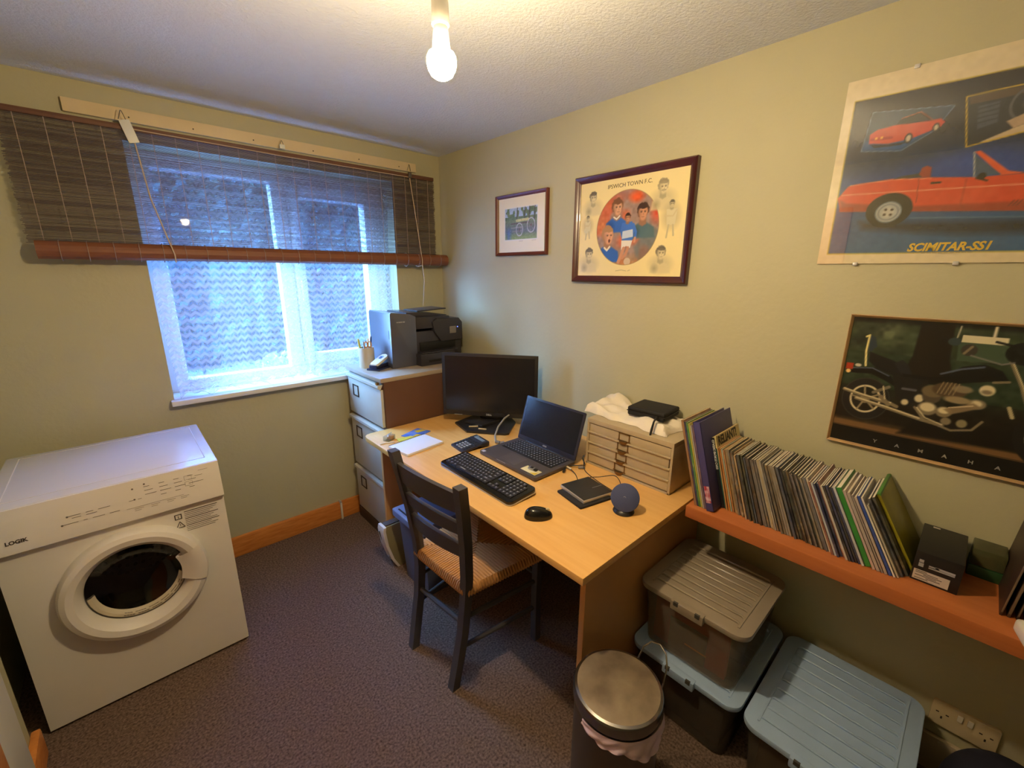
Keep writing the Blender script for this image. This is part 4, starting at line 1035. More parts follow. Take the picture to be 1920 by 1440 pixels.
storage_box('blue lidded clear box standing alone at the right below the shelf', (-.53, -2.322, 0), .485, .378, .256, m_bl, m_tub2)
# what shows through the grey lidded box
rf = thing('box_file', 'red folder seen inside the grey lidded box', 'folder', (-.446, -1.985, .2635))
P().box(0, .02, -.255, 0, 0, .19, .003).obj('board', mat('red_board', (186, 48, 38), .5), rf)
P().box(-.006, -.001, -.19, -.06, .0, .125, .002).obj('sheet', mat('grey_sheet', (120, 112, 100), .6, col2=(84, 74, 64), scale=14, contrast=2), rf)
of = thing('paper_stack', 'stack of grey papers seen inside the grey lidded box', 'papers', (-.412, -1.985, .2635))
P().box(0, .26, -.22, 0, 0, .12, .003).obj('sheets', mat('dull_paper', (130, 122, 110), .8, col2=(100, 92, 82), scale=60, stretch=(1, 1, 40)), of)
P().box(-.0435, -.0425, -.195, -.12, .05, .055).obj('orange_strip', MATS['orange_plastic'], of)
bf = thing('paper_stack', 'dark papers and folders inside the bottom blue lidded box', 'papers', (-.46, -2.04, .005))
P().box(0, .36, -.22, 0, 0, .15, .004).obj('sheets', mat('dark_folder', (60, 50, 44), .7, col2=(90, 60, 40), scale=9, contrast=2), bf)
bf = thing('paper_stack', 'brown folders inside the blue lidded box on the right', 'papers', (-.475, -2.37, .005))
P().box(0, .37, -.28, 0, 0, .19, .004).obj('sheets', mat('brown_folder', (120, 84, 60), .7, col2=(80, 60, 50), scale=9, contrast=2), bf)

# ------------------------------------------------------------------ pedal bin
bn = thing('pedal_bin', 'round steel bin with stained lid in front of the desk end', 'bin', (-.868, -2.103, 0))
m_steel = mat('brushed_steel', (120, 112, 106), .34, .85, var=.08, scale=3, stretch=(1, 1, .1))
m_lid = mat('stained_steel_lid', (164, 148, 124), .42, .55, col2=(120, 104, 86), scale=9, contrast=1.6, detail=8)
BR = .121
P().lathe([(0, 0), (BR-.004, 0), (BR-.003, .012), (BR-.005, .43), (BR-.008, .43), (BR-.008, .02), (0, .02)], 56).obj('drum_wall', m_steel, bn)
P().lathe([(BR-.001, .42), (BR, .424), (BR+.0005, .452), (BR-.003, .459), (BR-.010, .461)], 56).obj('lid_rim', mat('polished_rim', (150, 146, 142), .2, .95), bn)
P().lathe([(BR-.009, .4605), (BR-.04, .4635), (0, .466)], 56).obj('lid', m_lid, bn)
def liner_fn(u, v):
    a = math.radians(168)+math.radians(178)*u; drop = (.02+.055*math.sin(PI*u)**1.3)*(.8+.2*math.sin(u*17)); rr = BR+.002+.006*v*abs(math.sin(u*31+v*3))+.003*math.sin(v*9+u*21)*v
    return (rr*math.cos(a), rr*math.sin(a), .423-drop*v)
P().grid(liner_fn, 90, 8).obj('bin_liner', mat('pale_pink_plastic_film', (228, 204, 226), .3, var=.05, scale=40), bn, 180)
HA = math.radians(-10)
P().tube([((BR+.002+o_)*math.cos(HA)-t_*math.sin(HA), (BR+.002+o_)*math.sin(HA)+t_*math.cos(HA), z_) for t_, o_, z_ in ((.046, 0, .38), (.047, .012, .43), (.042, .028, .47), (.026, .04, .495), (0, .046, .503), (-.026, .04, .495), (-.042, .028, .47), (-.047, .012, .43), (-.046, 0, .38))], .0024, 8).obj('carry_handle', mat('steel_wire', (170, 165, 158), .2, .9), bn)
P().box(-.03, .03, -BR-.045, -BR+.02, .012, .022, .004, M=RZ(-.6)).obj('pedal', m_blk, bn)

# ------------------------------------------------------------------ under the desk, sockets, odds
wb_ = thing('waste_bin', 'slate blue plastic bin with lid under the far end of desk', 'bin', (-.72, -.895, 0))
m_sl = mat('slate_blue_plastic', (84, 90, 112), .35, var=.03)
P().add([(sx*(.105 if z else .085), sy*(.125 if z else .105), z) for z in (0, .372) for sy in (-1, 1) for sx in (-1, 1)], [(0, 2, 3, 1), (4, 5, 7, 6), (0, 1, 5, 4), (2, 6, 7, 3), (0, 4, 6, 2), (1, 3, 7, 5)]).obj('body', m_sl, wb_, 20)
P().box(-.135, .12, -.135, .135, .362, .405, .012, seg=3).obj('lid', mat('slate_blue_lid', (110, 124, 164), .3), wb_)
P().box(-.118, -.11, -.1, .1, .404, .4065).box(-.09, -.086, -.06, .06, .404, .4065).obj('lid_slot', m_blk, wb_)
cf_ = thing('slim_case', 'cream slim plastic case standing on carpet beside the filing cabinet', 'case', (-.80, -.665, 0))
prof = [(0, 0), (.012, .0), (.20, .0), (.20, .262), (-.072, .262), (-.078, .24), (-.066, .15), (-.04, .06), (-.012, .005)]
P().prism([(x, z) for x, z in prof][::1], -.028, .028, bev=.003, M=RX(PI/2)).obj('body', mat('tan_olive_plastic', (150, 138, 96), .5), cf_)
edge = [(-.012, .002), (-.043, .06), (-.069, .15), (-.081, .24), (-.076, .264), (-.062, .264), (-.066, .24), (-.054, .15), (-.028, .06), (.002, .002)]
fe = P().prism(edge, -.034, .034, bev=.003, M=RX(PI/2)).obj('front_edge', mat('white_cream_plastic', (226, 218, 214), .4), cf_)
p = P()
for z0, z1, yy in ((.12, .23, .014), (.06, .075, -.012), (.03, .05, -.012)):
    def ex(z): return -.0135-.0665*min(1, (z/.24)**.72)
    p.tube([(ex(z)-.0035, yy, z) for z in np.linspace(z0, z1, 5)], .003, 6)
p.obj('slot', m_dk, fe)
P().box(-.06, .19, -.02, .02, .262, .268, .002).obj('top_handle', m_fdk, cf_)
# cable trunking on the back skirting
tk = thing('cable_clip', 'short white trunking strip standing on the pine skirting', 'trunking', (-.85, -.02, 0))
P().box(-.006, .006, -.012, 0, 0, .115, .002).obj('strip', m_fit, tk)
P().box(-.008, .004, -.014, .018, .115, .128, .003).obj('elbow', m_silver, tk)
# double socket
so = thing('wall_socket', 'double wall socket with two switches above the right skirting', 'socket', (0, -2.785, .218)); 
SK = FR(0, 0, 0)
m_sock = mat('cream_socket_plastic', (214, 196, 158), .4)
P().prism(rrect(-.073, .073, -.043, .043, .006), 0, .012, bev=.003, M=SK).obj('faceplate', m_sock, so)
p = P()
for cx0 in (-.047, .047):
    for ax, ay, w_, h_ in ((-.011, -.004, .007, .004), (.011, -.004, .007, .004), (0, -.02, .004, .009)): p.box(cx0+ax-w_/2, cx0+ax+w_/2, ay-h_/2+.01, ay+h_/2+.01, .0115, .0124, M=SK)
p.obj('socket_holes', m_dk, so)
for x in (-.010, .012): P().box(x-.006, x+.006, .008, .028, .010, .0165, .002, M=SK).obj('switch', m_fit, so)
# dark holdall at the bottom right
hb = thing('holdall', 'dark navy soft bag on the floor below the wall socket', 'bag', (-.2, -2.89, 0))
def hold(u, v):
    a = 2*PI*u; t = PI*(v-.5)
    r = math.cos(t)**.55
    return (.15*r*math.cos(a)*(1+.04*math.sin(3*a)), .15*r*math.sin(a)*(1+.05*math.sin(2*a+1)), .14+.14*math.sin(t))
P().grid(hold, 36, 16).obj('fabric', mat('navy_fabric_bag', (26, 28, 48), .8, var=.05), hb, 180)
P().tube([(-.09, -.05, .22), (-.06, -.05, .29), (0, -.05, .31), (.06, -.05, .29), (.09, -.05, .22)], .008, 8).obj('strap', mat('navy_strap', (20, 22, 38), .8), hb)

# ------------------------------------------------------------------ flat prints: colour painted on a fine sheet of vertices
class Art:
    def __init__(s, W, H, nx, base):
        s.W, s.H, s.nx = W, H, nx; s.ny = max(2, round(nx*H/W))
        s.u, s.v = np.meshgrid(np.linspace(0, W, s.nx), np.linspace(0, H, s.ny)); s.px = W/s.nx
        s.c = np.ones(s.u.shape+(3,))*np.array(base, float)
    def put(s, a, col): a = np.clip(a, 0, 1)[..., None]; s.c = s.c*(1-a)+np.asarray(col, float)*a; return s
    def ell(s, cx, cy, rx, ry, col, al=1, soft=1, rot=0):
        c_, n_ = math.cos(rot), math.sin(rot); dx, dy = s.u-cx, s.v-cy
        d = np.sqrt(((dx*c_+dy*n_)/rx)**2+((dy*c_-dx*n_)/ry)**2); k = s.px*soft/min(rx, ry)
        return s.put(al*np.clip(.5+(1-d)/k, 0, 1), col)
    def ring(s, cx, cy, rx, ry, w, col, al=1):
        d = np.sqrt(((s.u-cx)/rx)**2+((s.v-cy)/ry)**2)-1
        return s.put(al*np.clip(.5+(w/2-np.abs(d)*min(rx, ry))/s.px, 0, 1), col)
    def sd(s, pts, close=True):
        pts = np.asarray(pts, float); n = len(pts); d = np.full(s.u.shape, 9.); ins = np.zeros(s.u.shape, bool)
        for i in range(n if close else n-1):
            a, b_ = pts[i], pts[(i+1) % n]; e = b_-a; L = e@e+1e-12
            t = np.clip(((s.u-a[0])*e[0]+(s.v-a[1])*e[1])/L, 0, 1)
            d = np.minimum(d, np.hypot(s.u-a[0]-t*e[0], s.v-a[1]-t*e[1]))
            if close and a[1] != b_[1]:
                ins ^= ((a[1] > s.v) != (b_[1] > s.v)) & (s.u < (b_[0]-a[0])*(s.v-a[1])/(b_[1]-a[1])+a[0])
        return d, ins
    def poly(s, pts, col, al=1, soft=1):
        d, ins = s.sd(pts); return s.put(al*np.clip(.5+np.where(ins, d, -d)/(s.px*soft), 0, 1), col)
    def line(s, pts, w, col, al=1):
        d, _ = s.sd(pts, False); return s.put(al*np.clip(.5+(w/2-d)/s.px, 0, 1), col)
    def rect(s, x0, x1, y0, y1, col, al=1): return s.poly([(x0, y0), (x1, y0), (x1, y1), (x0, y1)], col, al)
    def fuzz(s, f, seed=0):
        r = np.random.default_rng(seed); gx, gy = int(s.W/f)+3, int(s.H/f)+3; g = r.random((gy, gx))
        X, Y = s.u/f, s.v/f; i, j = X.astype(int), Y.astype(int); a, b_ = X-i, Y-j; a = a*a*(3-2*a); b_ = b_*b_*(3-2*b_)
        return (g[j, i]*(1-a)+g[j, i+1]*a)*(1-b_)+(g[j+1, i]*(1-a)+g[j+1, i+1]*a)*b_
    def mottle(s, f, amt, seed=0, mask=None):
        n = (s.fuzz(f, seed)-.5)*2*amt; n = n if mask is None else n*mask
        s.c = np.clip(s.c+n[..., None], 0, 255); return s
    def obj(s, name, m, parent, x, y0, z0):
        """on the right wall: u runs towards -y, v up"""
        vs = np.stack([np.full(s.u.shape, x), y0-s.u, z0+s.v], -1).reshape(-1, 3)
        idx = np.arange(s.nx*s.ny).reshape(s.ny, s.nx)
        fs = np.stack([idx[:-1, :-1], idx[:-1, 1:], idx[1:, 1:], idx[1:, :-1]], -1).reshape(-1, 4)
        me = bpy.data.meshes.new(name); me.vertices.add(len(vs)); me.vertices.foreach_set('co', vs.ravel())
        me.loops.add(fs.size); me.loops.foreach_set('vertex_index', fs.ravel()); me.polygons.add(len(fs))
        me.polygons.foreach_set('loop_start', np.arange(0, fs.size, 4)); me.update()
        at = me.color_attributes.new('print', 'FLOAT_COLOR', 'POINT')
        at.data.foreach_set('color', np.concatenate([lin(s.c.reshape(-1, 3)), np.ones((len(vs), 1))], 1).ravel())
        me.materials.append(m); me.validate()
        o = bpy.data.objects.new(name, me); C.objects.link(o); o.parent = parent; return o
def frame(parent, W, Hh, fw_, d, m, lip=None):
    """mitred picture frame on the right wall, origin bottom-left, u towards -y"""
    prof = [(0, 0), (0, d*.8), (fw_*.2, d), (fw_*.55, d*.85), (fw_*.8, d*.62), (fw_, d*.5), (fw_, 0)]
    cor = [(0, 0, 1, 1), (W, 0, -1, 1), (W, Hh, -1, -1), (0, Hh, 1, -1)]; k = len(prof); vs = []
    for cx0, cy0, sx, sy in cor: vs += [(-h_, -(cx0+sx*o_), cy0+sy*o_) for o_, h_ in prof]
    fs = [(i*k+j, ((i+1) % 4)*k+j, ((i+1) % 4)*k+(j+1) % k, i*k+(j+1) % k) for i in range(4) for j in range(k)]
    b = bmesh.new(); bv = [b.verts.new(v) for v in vs]
    for f in fs: b.faces.new([bv[i] for i in f])
    bmesh.ops.recalc_face_normals(b, faces=b.faces)
    return P().bm(b).obj('frame', m, parent, 25)

# --- small cart picture
W, Hh = .402, .322
s1 = thing('framed_picture', 'small framed print of an old cart under trees near the corner', 'picture', (-.001, -.592, 1.646))
frame(s1, W, Hh, .018, .022, mat('red_brown_frame', (112, 52, 38), .35, col2=(84, 36, 28), scale=5))
a = Art(W-.036, Hh-.036, 150, (238, 226, 196))
iw, ih = .366, .286
a.rect(.050, .312, .062, .236, (232, 226, 214))
X0, X1, Y0, Y1 = .056, .306, .068, .230
a.rect(X0, X1, Y0, Y1, (120, 132, 84))
msk = ((a.u > X0) & (a.u < X1) & (a.v > Y0) & (a.v < Y1)).astype(float)
a.put(msk*(a.v > .17)*a.fuzz(.02, 3)*1.1, (92, 110, 70)); a.put(msk*(a.v > .185)*(a.fuzz(.016, 4) > .55), (176, 190, 206)); a.put(msk*np.clip((.10-a.v)/.03, 0, 1)*.8, (150, 164, 84))
a.put(msk*np.clip((.17-a.v)/.05, 0, 1)*np.clip((a.v-.09)/.02, 0, 1)*.55, (96, 92, 120)); a.put(msk*np.clip(1-np.abs(a.u-.085)/.03, 0, 1)*np.clip((.14-a.v)/.04, 0, 1)*.8, (84, 110, 170))
for x in (.155, .215, .25, .29): a.line([(x, .228), (x-.004, .165)], .008, (78, 70, 58), .8)
a.line([(.15, .165), (.24, .168)], .014, (216, 204, 130), .9); a.line([(.105, .15), (.25, .152)], .006, (96, 74, 66)); a.line([(.11, .128), (.19, .13)], .004, (190, 170, 160), .8); a.line([(.12, .11), (.19, .112)], .004, (170, 150, 140), .8)
for cx0, cy0, r in ((.172, .118, .032), (.262, .136, .036)):
    a.ring(cx0, cy0, r*.8, r, .004, (206, 196, 190))
    for k in range(6): a.line([(cx0, cy0), (cx0+r*.75*math.cos(k*PI/3+.3), cy0+r*.95*math.sin(k*PI/3+.3))], .0022, (150, 130, 120), .9)
    a.ell(cx0, cy0, .006, .007, (110, 84, 74))
a.mottle(.006, 14, 8, msk)
a.line([(.17, .058), (.2, .058)], .0015, (150, 140, 120)); a.line([(.27, .058), (.3, .059)], .0012, (150, 140, 120))
a.obj('print', art_mat('picture_print', .35), s1, -.008, -.018, .018)
p = P(); p.box(-.010, -.0085, -.018-iw, -.018-iw+.003, .018, .018+ih).box(-.010, -.0085, -.021, -.018, .018, .018+ih).obj('gilt_slip', mat('gilt', (206, 170, 90), .35, .6), s1, 0)

# --- football club print
W, Hh = .584, .468
s2 = thing('framed_picture', 'large mahogany framed football print with oval of painted players', 'picture', (-.001, -1.178, 1.513))
frame(s2, W, Hh, .029, .03, mat('mahogany_frame', (82, 34, 32), .28, col2=(60, 24, 26), scale=4, stretch=(1, 2, 2), coat=.3))
iw, ih = W-.058, Hh-.058
a = Art(iw, ih, 250, (236, 218, 160))
OX, OY, OR = .256, .203, .155
inside = np.hypot(a.u-OX, a.v-OY) < OR
f1, f2 = a.fuzz(.05, 11), a.fuzz(.03, 12); mk = np.clip(.5+(OR-np.hypot(a.u-OX, a.v-OY))/a.px, 0, 1)
base_c = a.c.copy()
a.c[:] = (156, 132, 122)
a.put(np.clip((f1-.4)*3, 0, 1), (196, 104, 70)); a.put(np.clip((a.v-.3)/.05, 0, 1)*np.clip(1-np.abs(a.u-.25)/.1, 0, 1)*.7, (150, 140, 150))
a.put(np.clip(1-np.hypot((a.u-.30)/.05, (a.v-.325)/.03), 0, 1)*1.4, (222, 92, 44)); a.put(np.clip(1-np.hypot((a.u-.40)/.04, (a.v-.26)/.06), 0, 1)*1.3, (206, 84, 58))
a.put(np.clip(1-np.hypot((a.u-.13)/.04, (a.v-.22)/.06), 0, 1)*1.1, (206, 130, 80)); a.put(np.clip((.10-a.v)/.05, 0, 1)*.7, (186, 140, 78)); a.mottle(.012, 12, 13)
def head(cx, cy, s_, skin, hair, shirt=None, turn=0, moust=False, al=1):
    sk = np.asarray(skin, float); hr = np.asarray(hair, float); dk_ = sk*.74
    if shirt is not None:
        a.poly([(cx-1.7*s_, cy-2.9*s_), (cx-1.5*s_, cy-1.75*s_), (cx-.55*s_, cy-1.2*s_), (cx+.55*s_, cy-1.2*s_), (cx+1.5*s_, cy-1.75*s_), (cx+1.7*s_, cy-2.9*s_)], shirt, al, 4)
        a.put(al*.35*np.clip(1-np.hypot((a.u-cx+.9*s_)/(.8*s_), (a.v-cy+2.2*s_)/(.9*s_)), 0, 1)*2, np.asarray(shirt)*.6)
    a.poly([(cx-.38*s_, cy-.5*s_), (cx+.36*s_, cy-.5*s_), (cx+.5*s_, cy-1.35*s_), (cx, cy-1.6*s_), (cx-.5*s_, cy-1.35*s_)], dk_, al, 3)
    n = a.fuzz(.22*s_, int(cx*9000))-.5
    d = np.hypot((a.u-cx+.03*s_)/(.80*s_), (a.v-cy-.22*s_)/(.86*s_))+.22*n
    a.put(al*np.clip((1-d)/.12+.5, 0, 1), hr)
    fx = cx+turn*.12*s_
    a.ell(fx, cy+.02*s_, .60*s_, .66*s_, sk, al, 4); a.ell(fx+turn*.04*s_, cy-.42*s_, .45*s_, .52*s_, sk, al, 4)
    a.put(al*.55*np.clip(1.2-np.hypot((a.u-fx+.46*s_)/(.34*s_), (a.v-cy+.2*s_)/(.75*s_)), 0, 1), dk_)
    d = np.hypot((a.u-fx)/(.64*s_), (a.v-cy-.62*s_)/(.30*s_))+.35*n
    a.put(al*np.clip((1-d)/.2+.5, 0, 1), hr)
    for sx in (-1, 1):
        ex = fx+turn*.1*s_+sx*.24*s_
        a.put(al*.6*np.clip(1.2-np.hypot((a.u-ex)/(.18*s_), (a.v-cy-.04*s_)/(.10*s_)), 0, 1), dk_*.7); a.ell(ex, cy+.0*s_, .07*s_, .045*s_, (56, 46, 42), al, 2)
        a.line([(ex-.13*s_, cy+.13*s_), (ex+.12*s_, cy+.15*s_)], .05*s_, hr*.8+sk*.2, al*.8)
    nx_ = fx+turn*.18*s_
    a.put(al*.6*np.clip(1.2-np.hypot((a.u-nx_-.05*s_)/(.09*s_), (a.v-cy+.24*s_)/(.16*s_)), 0, 1), dk_); a.line([(nx_-.16*s_, cy-.53*s_), (nx_+.16*s_, cy-.52*s_)], .055*s_, sk*.55, al*.9)
    a.put(al*.4*np.clip(1.2-np.hypot((a.u-nx_)/(.2*s_), (a.v-cy+.66*s_)/(.06*s_)), 0, 1), dk_)
    if moust: a.line([(nx_-.3*s_, cy-.46*s_), (nx_, cy-.38*s_), (nx_+.3*s_, cy-.46*s_)], .12*s_, hr, al)
BLU = (58, 104, 186)
head(.335, .262, .036, (206, 150, 116), (66, 46, 38), (84, 112, 120)); head(.205, .292, .036, (214, 164, 130), (120, 84, 60), BLU, .6); head(.162, .176, .040, (220, 164, 128), (172, 132, 92), BLU, 1)
a.line([(.148, .124), (.162, .112), (.176, .128)], .008, (232, 224, 206)); a.line([(.190, .252), (.205, .243), (.22, .256)], .006, (226, 222, 214)); a.ell(.172, .153, .0045, .008, (84, 44, 40))
# small running figure in the middle
a.poly([(.235, .225), (.285, .228), (.300, .19), (.292, .15), (.240, .148), (.228, .19)], (70, 116, 200)); a.poly([(.236, .152), (.292, .150), (.282, .118), (.262, .128), (.238, .112)], (224, 220, 214))
a.line([(.25, .118), (.238, .085), (.226, .06)], .015, (200, 146, 112)); a.line([(.272, .12), (.262, .092), (.246, .078)], .013, (196, 140, 108)); a.line([(.292, .215), (.306, .185), (.304, .155)], .012, (70, 116, 200)); a.line([(.304, .16), (.302, .145)], .010, (206, 150, 116))
a.poly([(.24, .19), (.29, .196), (.294, .165), (.238, .158)], (222, 226, 232), .8); head(.262, .246, .018, (200, 146, 112), (64, 44, 38))
a.ell(.272, .062, .017, .016, (206, 186, 160)); a.poly([(.33, .05), (.41, .12), (.41, .19), (.36, .20), (.30, .12)], (92, 116, 120), .55, 6)
a.c = base_c*(1-mk[..., None])+a.c*mk[..., None]
a.ring(OX, OY, OR, OR, .0025, (150, 120, 80), .8)
G1, G2 = (214, 202, 160), (100, 94, 84)
def sketch(cx, cy, s_, moust=False, hair=G2):
    a.put(.55*np.clip(1.3-np.hypot((a.u-cx)/(1.9*s_), (a.v-cy+1.6*s_)/(1.3*s_)), 0, 1), (170, 162, 136))
    head(cx, cy, s_, (226, 211, 166), hair, (216, 202, 158), .3, moust, .8)
sketch(.072, .345, .026); sketch(.418, .350, .030, True, (150, 138, 112)); sketch(.062, .098, .028); sketch(.432, .094, .028)
for fx_, fy_, k in ((.047, .225, 1.0), (.462, .235, 1.35)):
    a.put(.5*np.clip(1.2-np.hypot((a.u-fx_)/(.032*k), (a.v-fy_)/(.04*k)), 0, 1), (140, 134, 116))
    a.poly([(fx_-.016*k, fy_+.02*k), (fx_+.018*k, fy_+.02*k), (fx_+.014*k, fy_-.025*k), (fx_-.012*k, fy_-.025*k)], (214, 204, 168)); a.line([(fx_+.016*k, fy_+.016*k), (fx_+.006*k, fy_), (fx_-.02*k, fy_+.002)], .006, (206, 192, 152))
    a.line([(fx_-.006*k, fy_-.025*k), (fx_-.01*k, fy_-.06*k)], .007, (196, 184, 146)); a.line([(fx_+.008*k, fy_-.025*k), (fx_+.012*k, fy_-.055*k)], .007, (196, 184, 146)); head(fx_, fy_+.034*k, .011*k, (220, 206, 164), G2, None, 0, False, .9)
a.ell(.040, .205, .013, .013, (212, 204, 170))
a.line([(.215, .022), (.245, .026), (.27, .022)], .0016, (150, 140, 110)); a.line([(.278, .022), (.29, .026)], .0016, (150, 140, 110))
a.obj('print', art_mat('glazed_print', .3), s2, -.012, -.029, .029)
P().text('IPSWICH TOWN F.C.', .0235, FR(-.0125, -.029-.148, .029+.372), .0003, spacing=1.0).obj('lettering', mat('brown_lettering', (92, 80, 62), .6), s2, 0)

# --- car poster in a clip frame
W, Hh = .84, .515
s3 = thing('poster', 'large clip framed poster of a red convertible high on the right wall', 'poster', (-.001, -2.19, 1.587))
P().box(-.004, 0, -W, 0, 0, Hh).obj('backing_board', mat('hardboard', (150, 116, 80), .8), s3)
a = Art(W, Hh, 330, (232, 216, 178))
IN = [(.024, .030), (W-.024, .024), (W-.024, .448), (.024, .460)]
t_ = np.clip((a.v-.05)/.40, 0, 1)
d, ins = a.sd(IN); im = np.clip(.5+np.where(ins, d, -d)/a.px, 0, 1)
bgc = np.zeros_like(a.c); stops = [(0, (44, 92, 140)), (.2, (34, 78, 132)), (.45, (30, 66, 140)), (.62, (40, 52, 76)), (.8, (34, 30, 28)), (1, (30, 26, 22))]
for ch_ in range(3): bgc[..., ch_] = np.interp(t_, [q[0] for q in stops], [q[1][ch_] for q in stops])
a.c = a.c*(1-im[..., None])+bgc*im[..., None]
a.put(im*.8*np.clip(1-np.hypot((a.u-.30)/.16, (a.v-.255)/.05), 0, 1), (36, 78, 176))
a.line(IN+[IN[0]], .0028, (202, 176, 60))
# inset: tail view of the car
ins_ = [(.071, .421), (.244, .398), (.214, .345), (.152, .306), (.061, .320)]
a.poly(ins_, (46, 66, 92)); a.poly([(.066, .345), (.20, .345), (.152, .308), (.062, .322)], (40, 84, 140), 1, 4); a.line(ins_+[ins_[0]], .0016, (110, 140, 180))
a.poly([(.074, .362), (.076, .338), (.12, .330), (.17, .334), (.225, .352), (.232, .362), (.222, .372), (.19, .372), (.13, .376), (.09, .372)], (206, 70, 44)); a.poly([(.13, .376), (.14, .39), (.172, .398), (.19, .392), (.205, .372)], (30, 30, 34)); a.line([(.14, .39), (.178, .398), (.205, .373)], .002, (170, 90, 70))
a.line([(.08, .348), (.125, .345)], .007, (170, 44, 32)); 
for x in (.088, .1): a.rect(x, x+.006, .346, .352, (236, 150, 50))
a.poly([(.078, .336), (.12, .328), (.16, .328), (.15, .322), (.09, .324)], (20, 28, 44))
for x, y_, r in ((.163, .336, .011), (.216, .352, .009)): a.ell(x, y_, r*.75, r*1.15, (20, 20, 22)); a.ell(x, y_, r*.5, r*.8, (196, 180, 160))
# inset: interior
i2 = [(.262, .413), (.45, .418), (.45, .320), (.284, .292)]
a.poly(i2, (40, 44, 50)); a.poly([(.268, .41), (.45, .416), (.45, .398), (.272, .392)], (84, 70, 52)); a.poly([(.288, .385), (.325, .388), (.33, .34), (.296, .33)], (66, 76, 90)); 
for k in range(4): a.line([(.292, .378-.011*k), (.326, .382-.011*k)], .0025, (34, 38, 44))
a.ring(.372, .372, .026, .034, .005, (86, 90, 98)); a.ell(.372, .372, .009, .012, (60, 62, 68)); a.poly([(.305, .298), (.36, .32), (.45, .352), (.45, .322), (.32, .296)], (206, 186, 150)); a.poly([(.345, .338), (.42, .37), (.45, .37), (.45, .352), (.36, .32)], (186, 160, 130)); a.line(i2+[i2[0]], .003, (206, 172, 48))
# the main car, side on
RED, RD2, RDK = (214, 70, 40), (226, 92, 56), (140, 52, 40)
a.poly([(.09, .122), (.22, .112), (.82, .085), (.80, .06), (.3, .075), (.1, .10)], (14, 26, 46), .85, 8)
body = [(.024, .195), (.036, .156), (.07, .153), (.60, .110), (.80, .112), (.808, .14), (.80, .165), (.74, .178), (.60, .190), (.50, .200), (.40, .213), (.324, .214), (.235, .226), (.145, .234), (.06, .230), (.045, .226)]
a.poly(body, RED); a.poly([(.03, .19), (.036, .156), (.07, .153), (.60, .110), (.80, .112), (.805, .135), (.60, .140), (.205, .155), (.05, .178)], RDK, .8, 3)
a.line([(.034, .203), (.16, .198), (.41, .187), (.70, .170), (.80, .158)], .0028, (236, 150, 120)); a.line([(.05, .228), (.15, .232), (.23, .224)], .002, (240, 150, 116))
a.poly([(.15, .233), (.165, .238), (.215, .242), (.232, .228)], (60, 60, 66)); a.poly([(.203, .238), (.206, .254), (.216, .258), (.226, .252), (.228, .226), (.212, .228)], (150, 56, 46))
a.poly([(.303, .277), (.313, .278), (.372, .222), (.40, .214), (.36, .214)], RD2); a.poly([(.302, .272), (.316, .215), (.36, .216)], (62, 84, 116)); a.line([(.302, .276), (.313, .216)], .003, (176, 178, 180)); a.ell(.327, .216, .008, .008, (24, 22, 24)); a.line([(.318, .212), (.338, .204)], .004, (24, 22, 24))
a.line([(.233, .212), (.25, .211)], .005, (30, 24, 24)); a.line([(.30, .213), (.30, .150), (.31, .14)], .0014, (130, 44, 32)); a.line([(.205, .225), (.21, .165)], .0014, (130, 44, 32))
for k in range(3): a.line([(.395+.007*k, .150), (.388+.007*k, .138)], .003, (120, 48, 40))
a.poly([(.36, .182), (.30, .20), (.285, .15), (.34, .142)], (236, 120, 90), .18, 6)
for wx, wy in ((.153, .144), (.690, .118)):
    a.ell(wx, wy+.006, .052, .046, (26, 18, 18)); a.ell(wx, wy, .045, .042, (24, 22, 24)); a.ell(wx, wy, .030, .029, (120, 136, 150)); a.ell(wx, wy, .027, .026, (176, 180, 182))
    a.ring(wx, wy, .022, .021, .004, (110, 122, 134), .7); a.ell(wx, wy, .013, .0125, (196, 196, 190))
    for k in range(4): a.ell(wx+.010*math.cos(k*PI/2+.7), wy+.0095*math.sin(k*PI/2+.7), .0035, .0033, (50, 40, 38))
a.line([(.205, .124), (.42, .110), (.6, .10)], .003, (90, 120, 150), .7); a.mottle(.01, 5, 17)
a.obj('print', art_mat('poster_print', .22, .5), s3, -.0045, 0, 0)
P().text('SCIMITAR-SS1', .0295, FR(-.005, -.213, .0335), .0002, bold=.0011, shear=.25, wide=.92).obj('lettering', mat('yellow_lettering', (226, 190, 44), .5), s3, 0)
p = P()
for i in range(9): p.box(.245+i*.0115, .245+i*.0115+.009, .0265, .0285, 0, .0003, M=FR(-.0046, 0, 0))
p.obj('small_print', mat('grey_gold_print', (150, 140, 100), .5), s3, 0)
for x, z in ((.1, 0), (.32, 0), (.15, Hh), (.5, Hh)):
    P().box(-.008, 0, -x-.006, -x+.006, z-.006, z+.004, .001).obj('clip', m_silver, s3)
P().box(-.0078, -.0055, -W, 0, 0, Hh).obj('glazing', m_glass, s3)

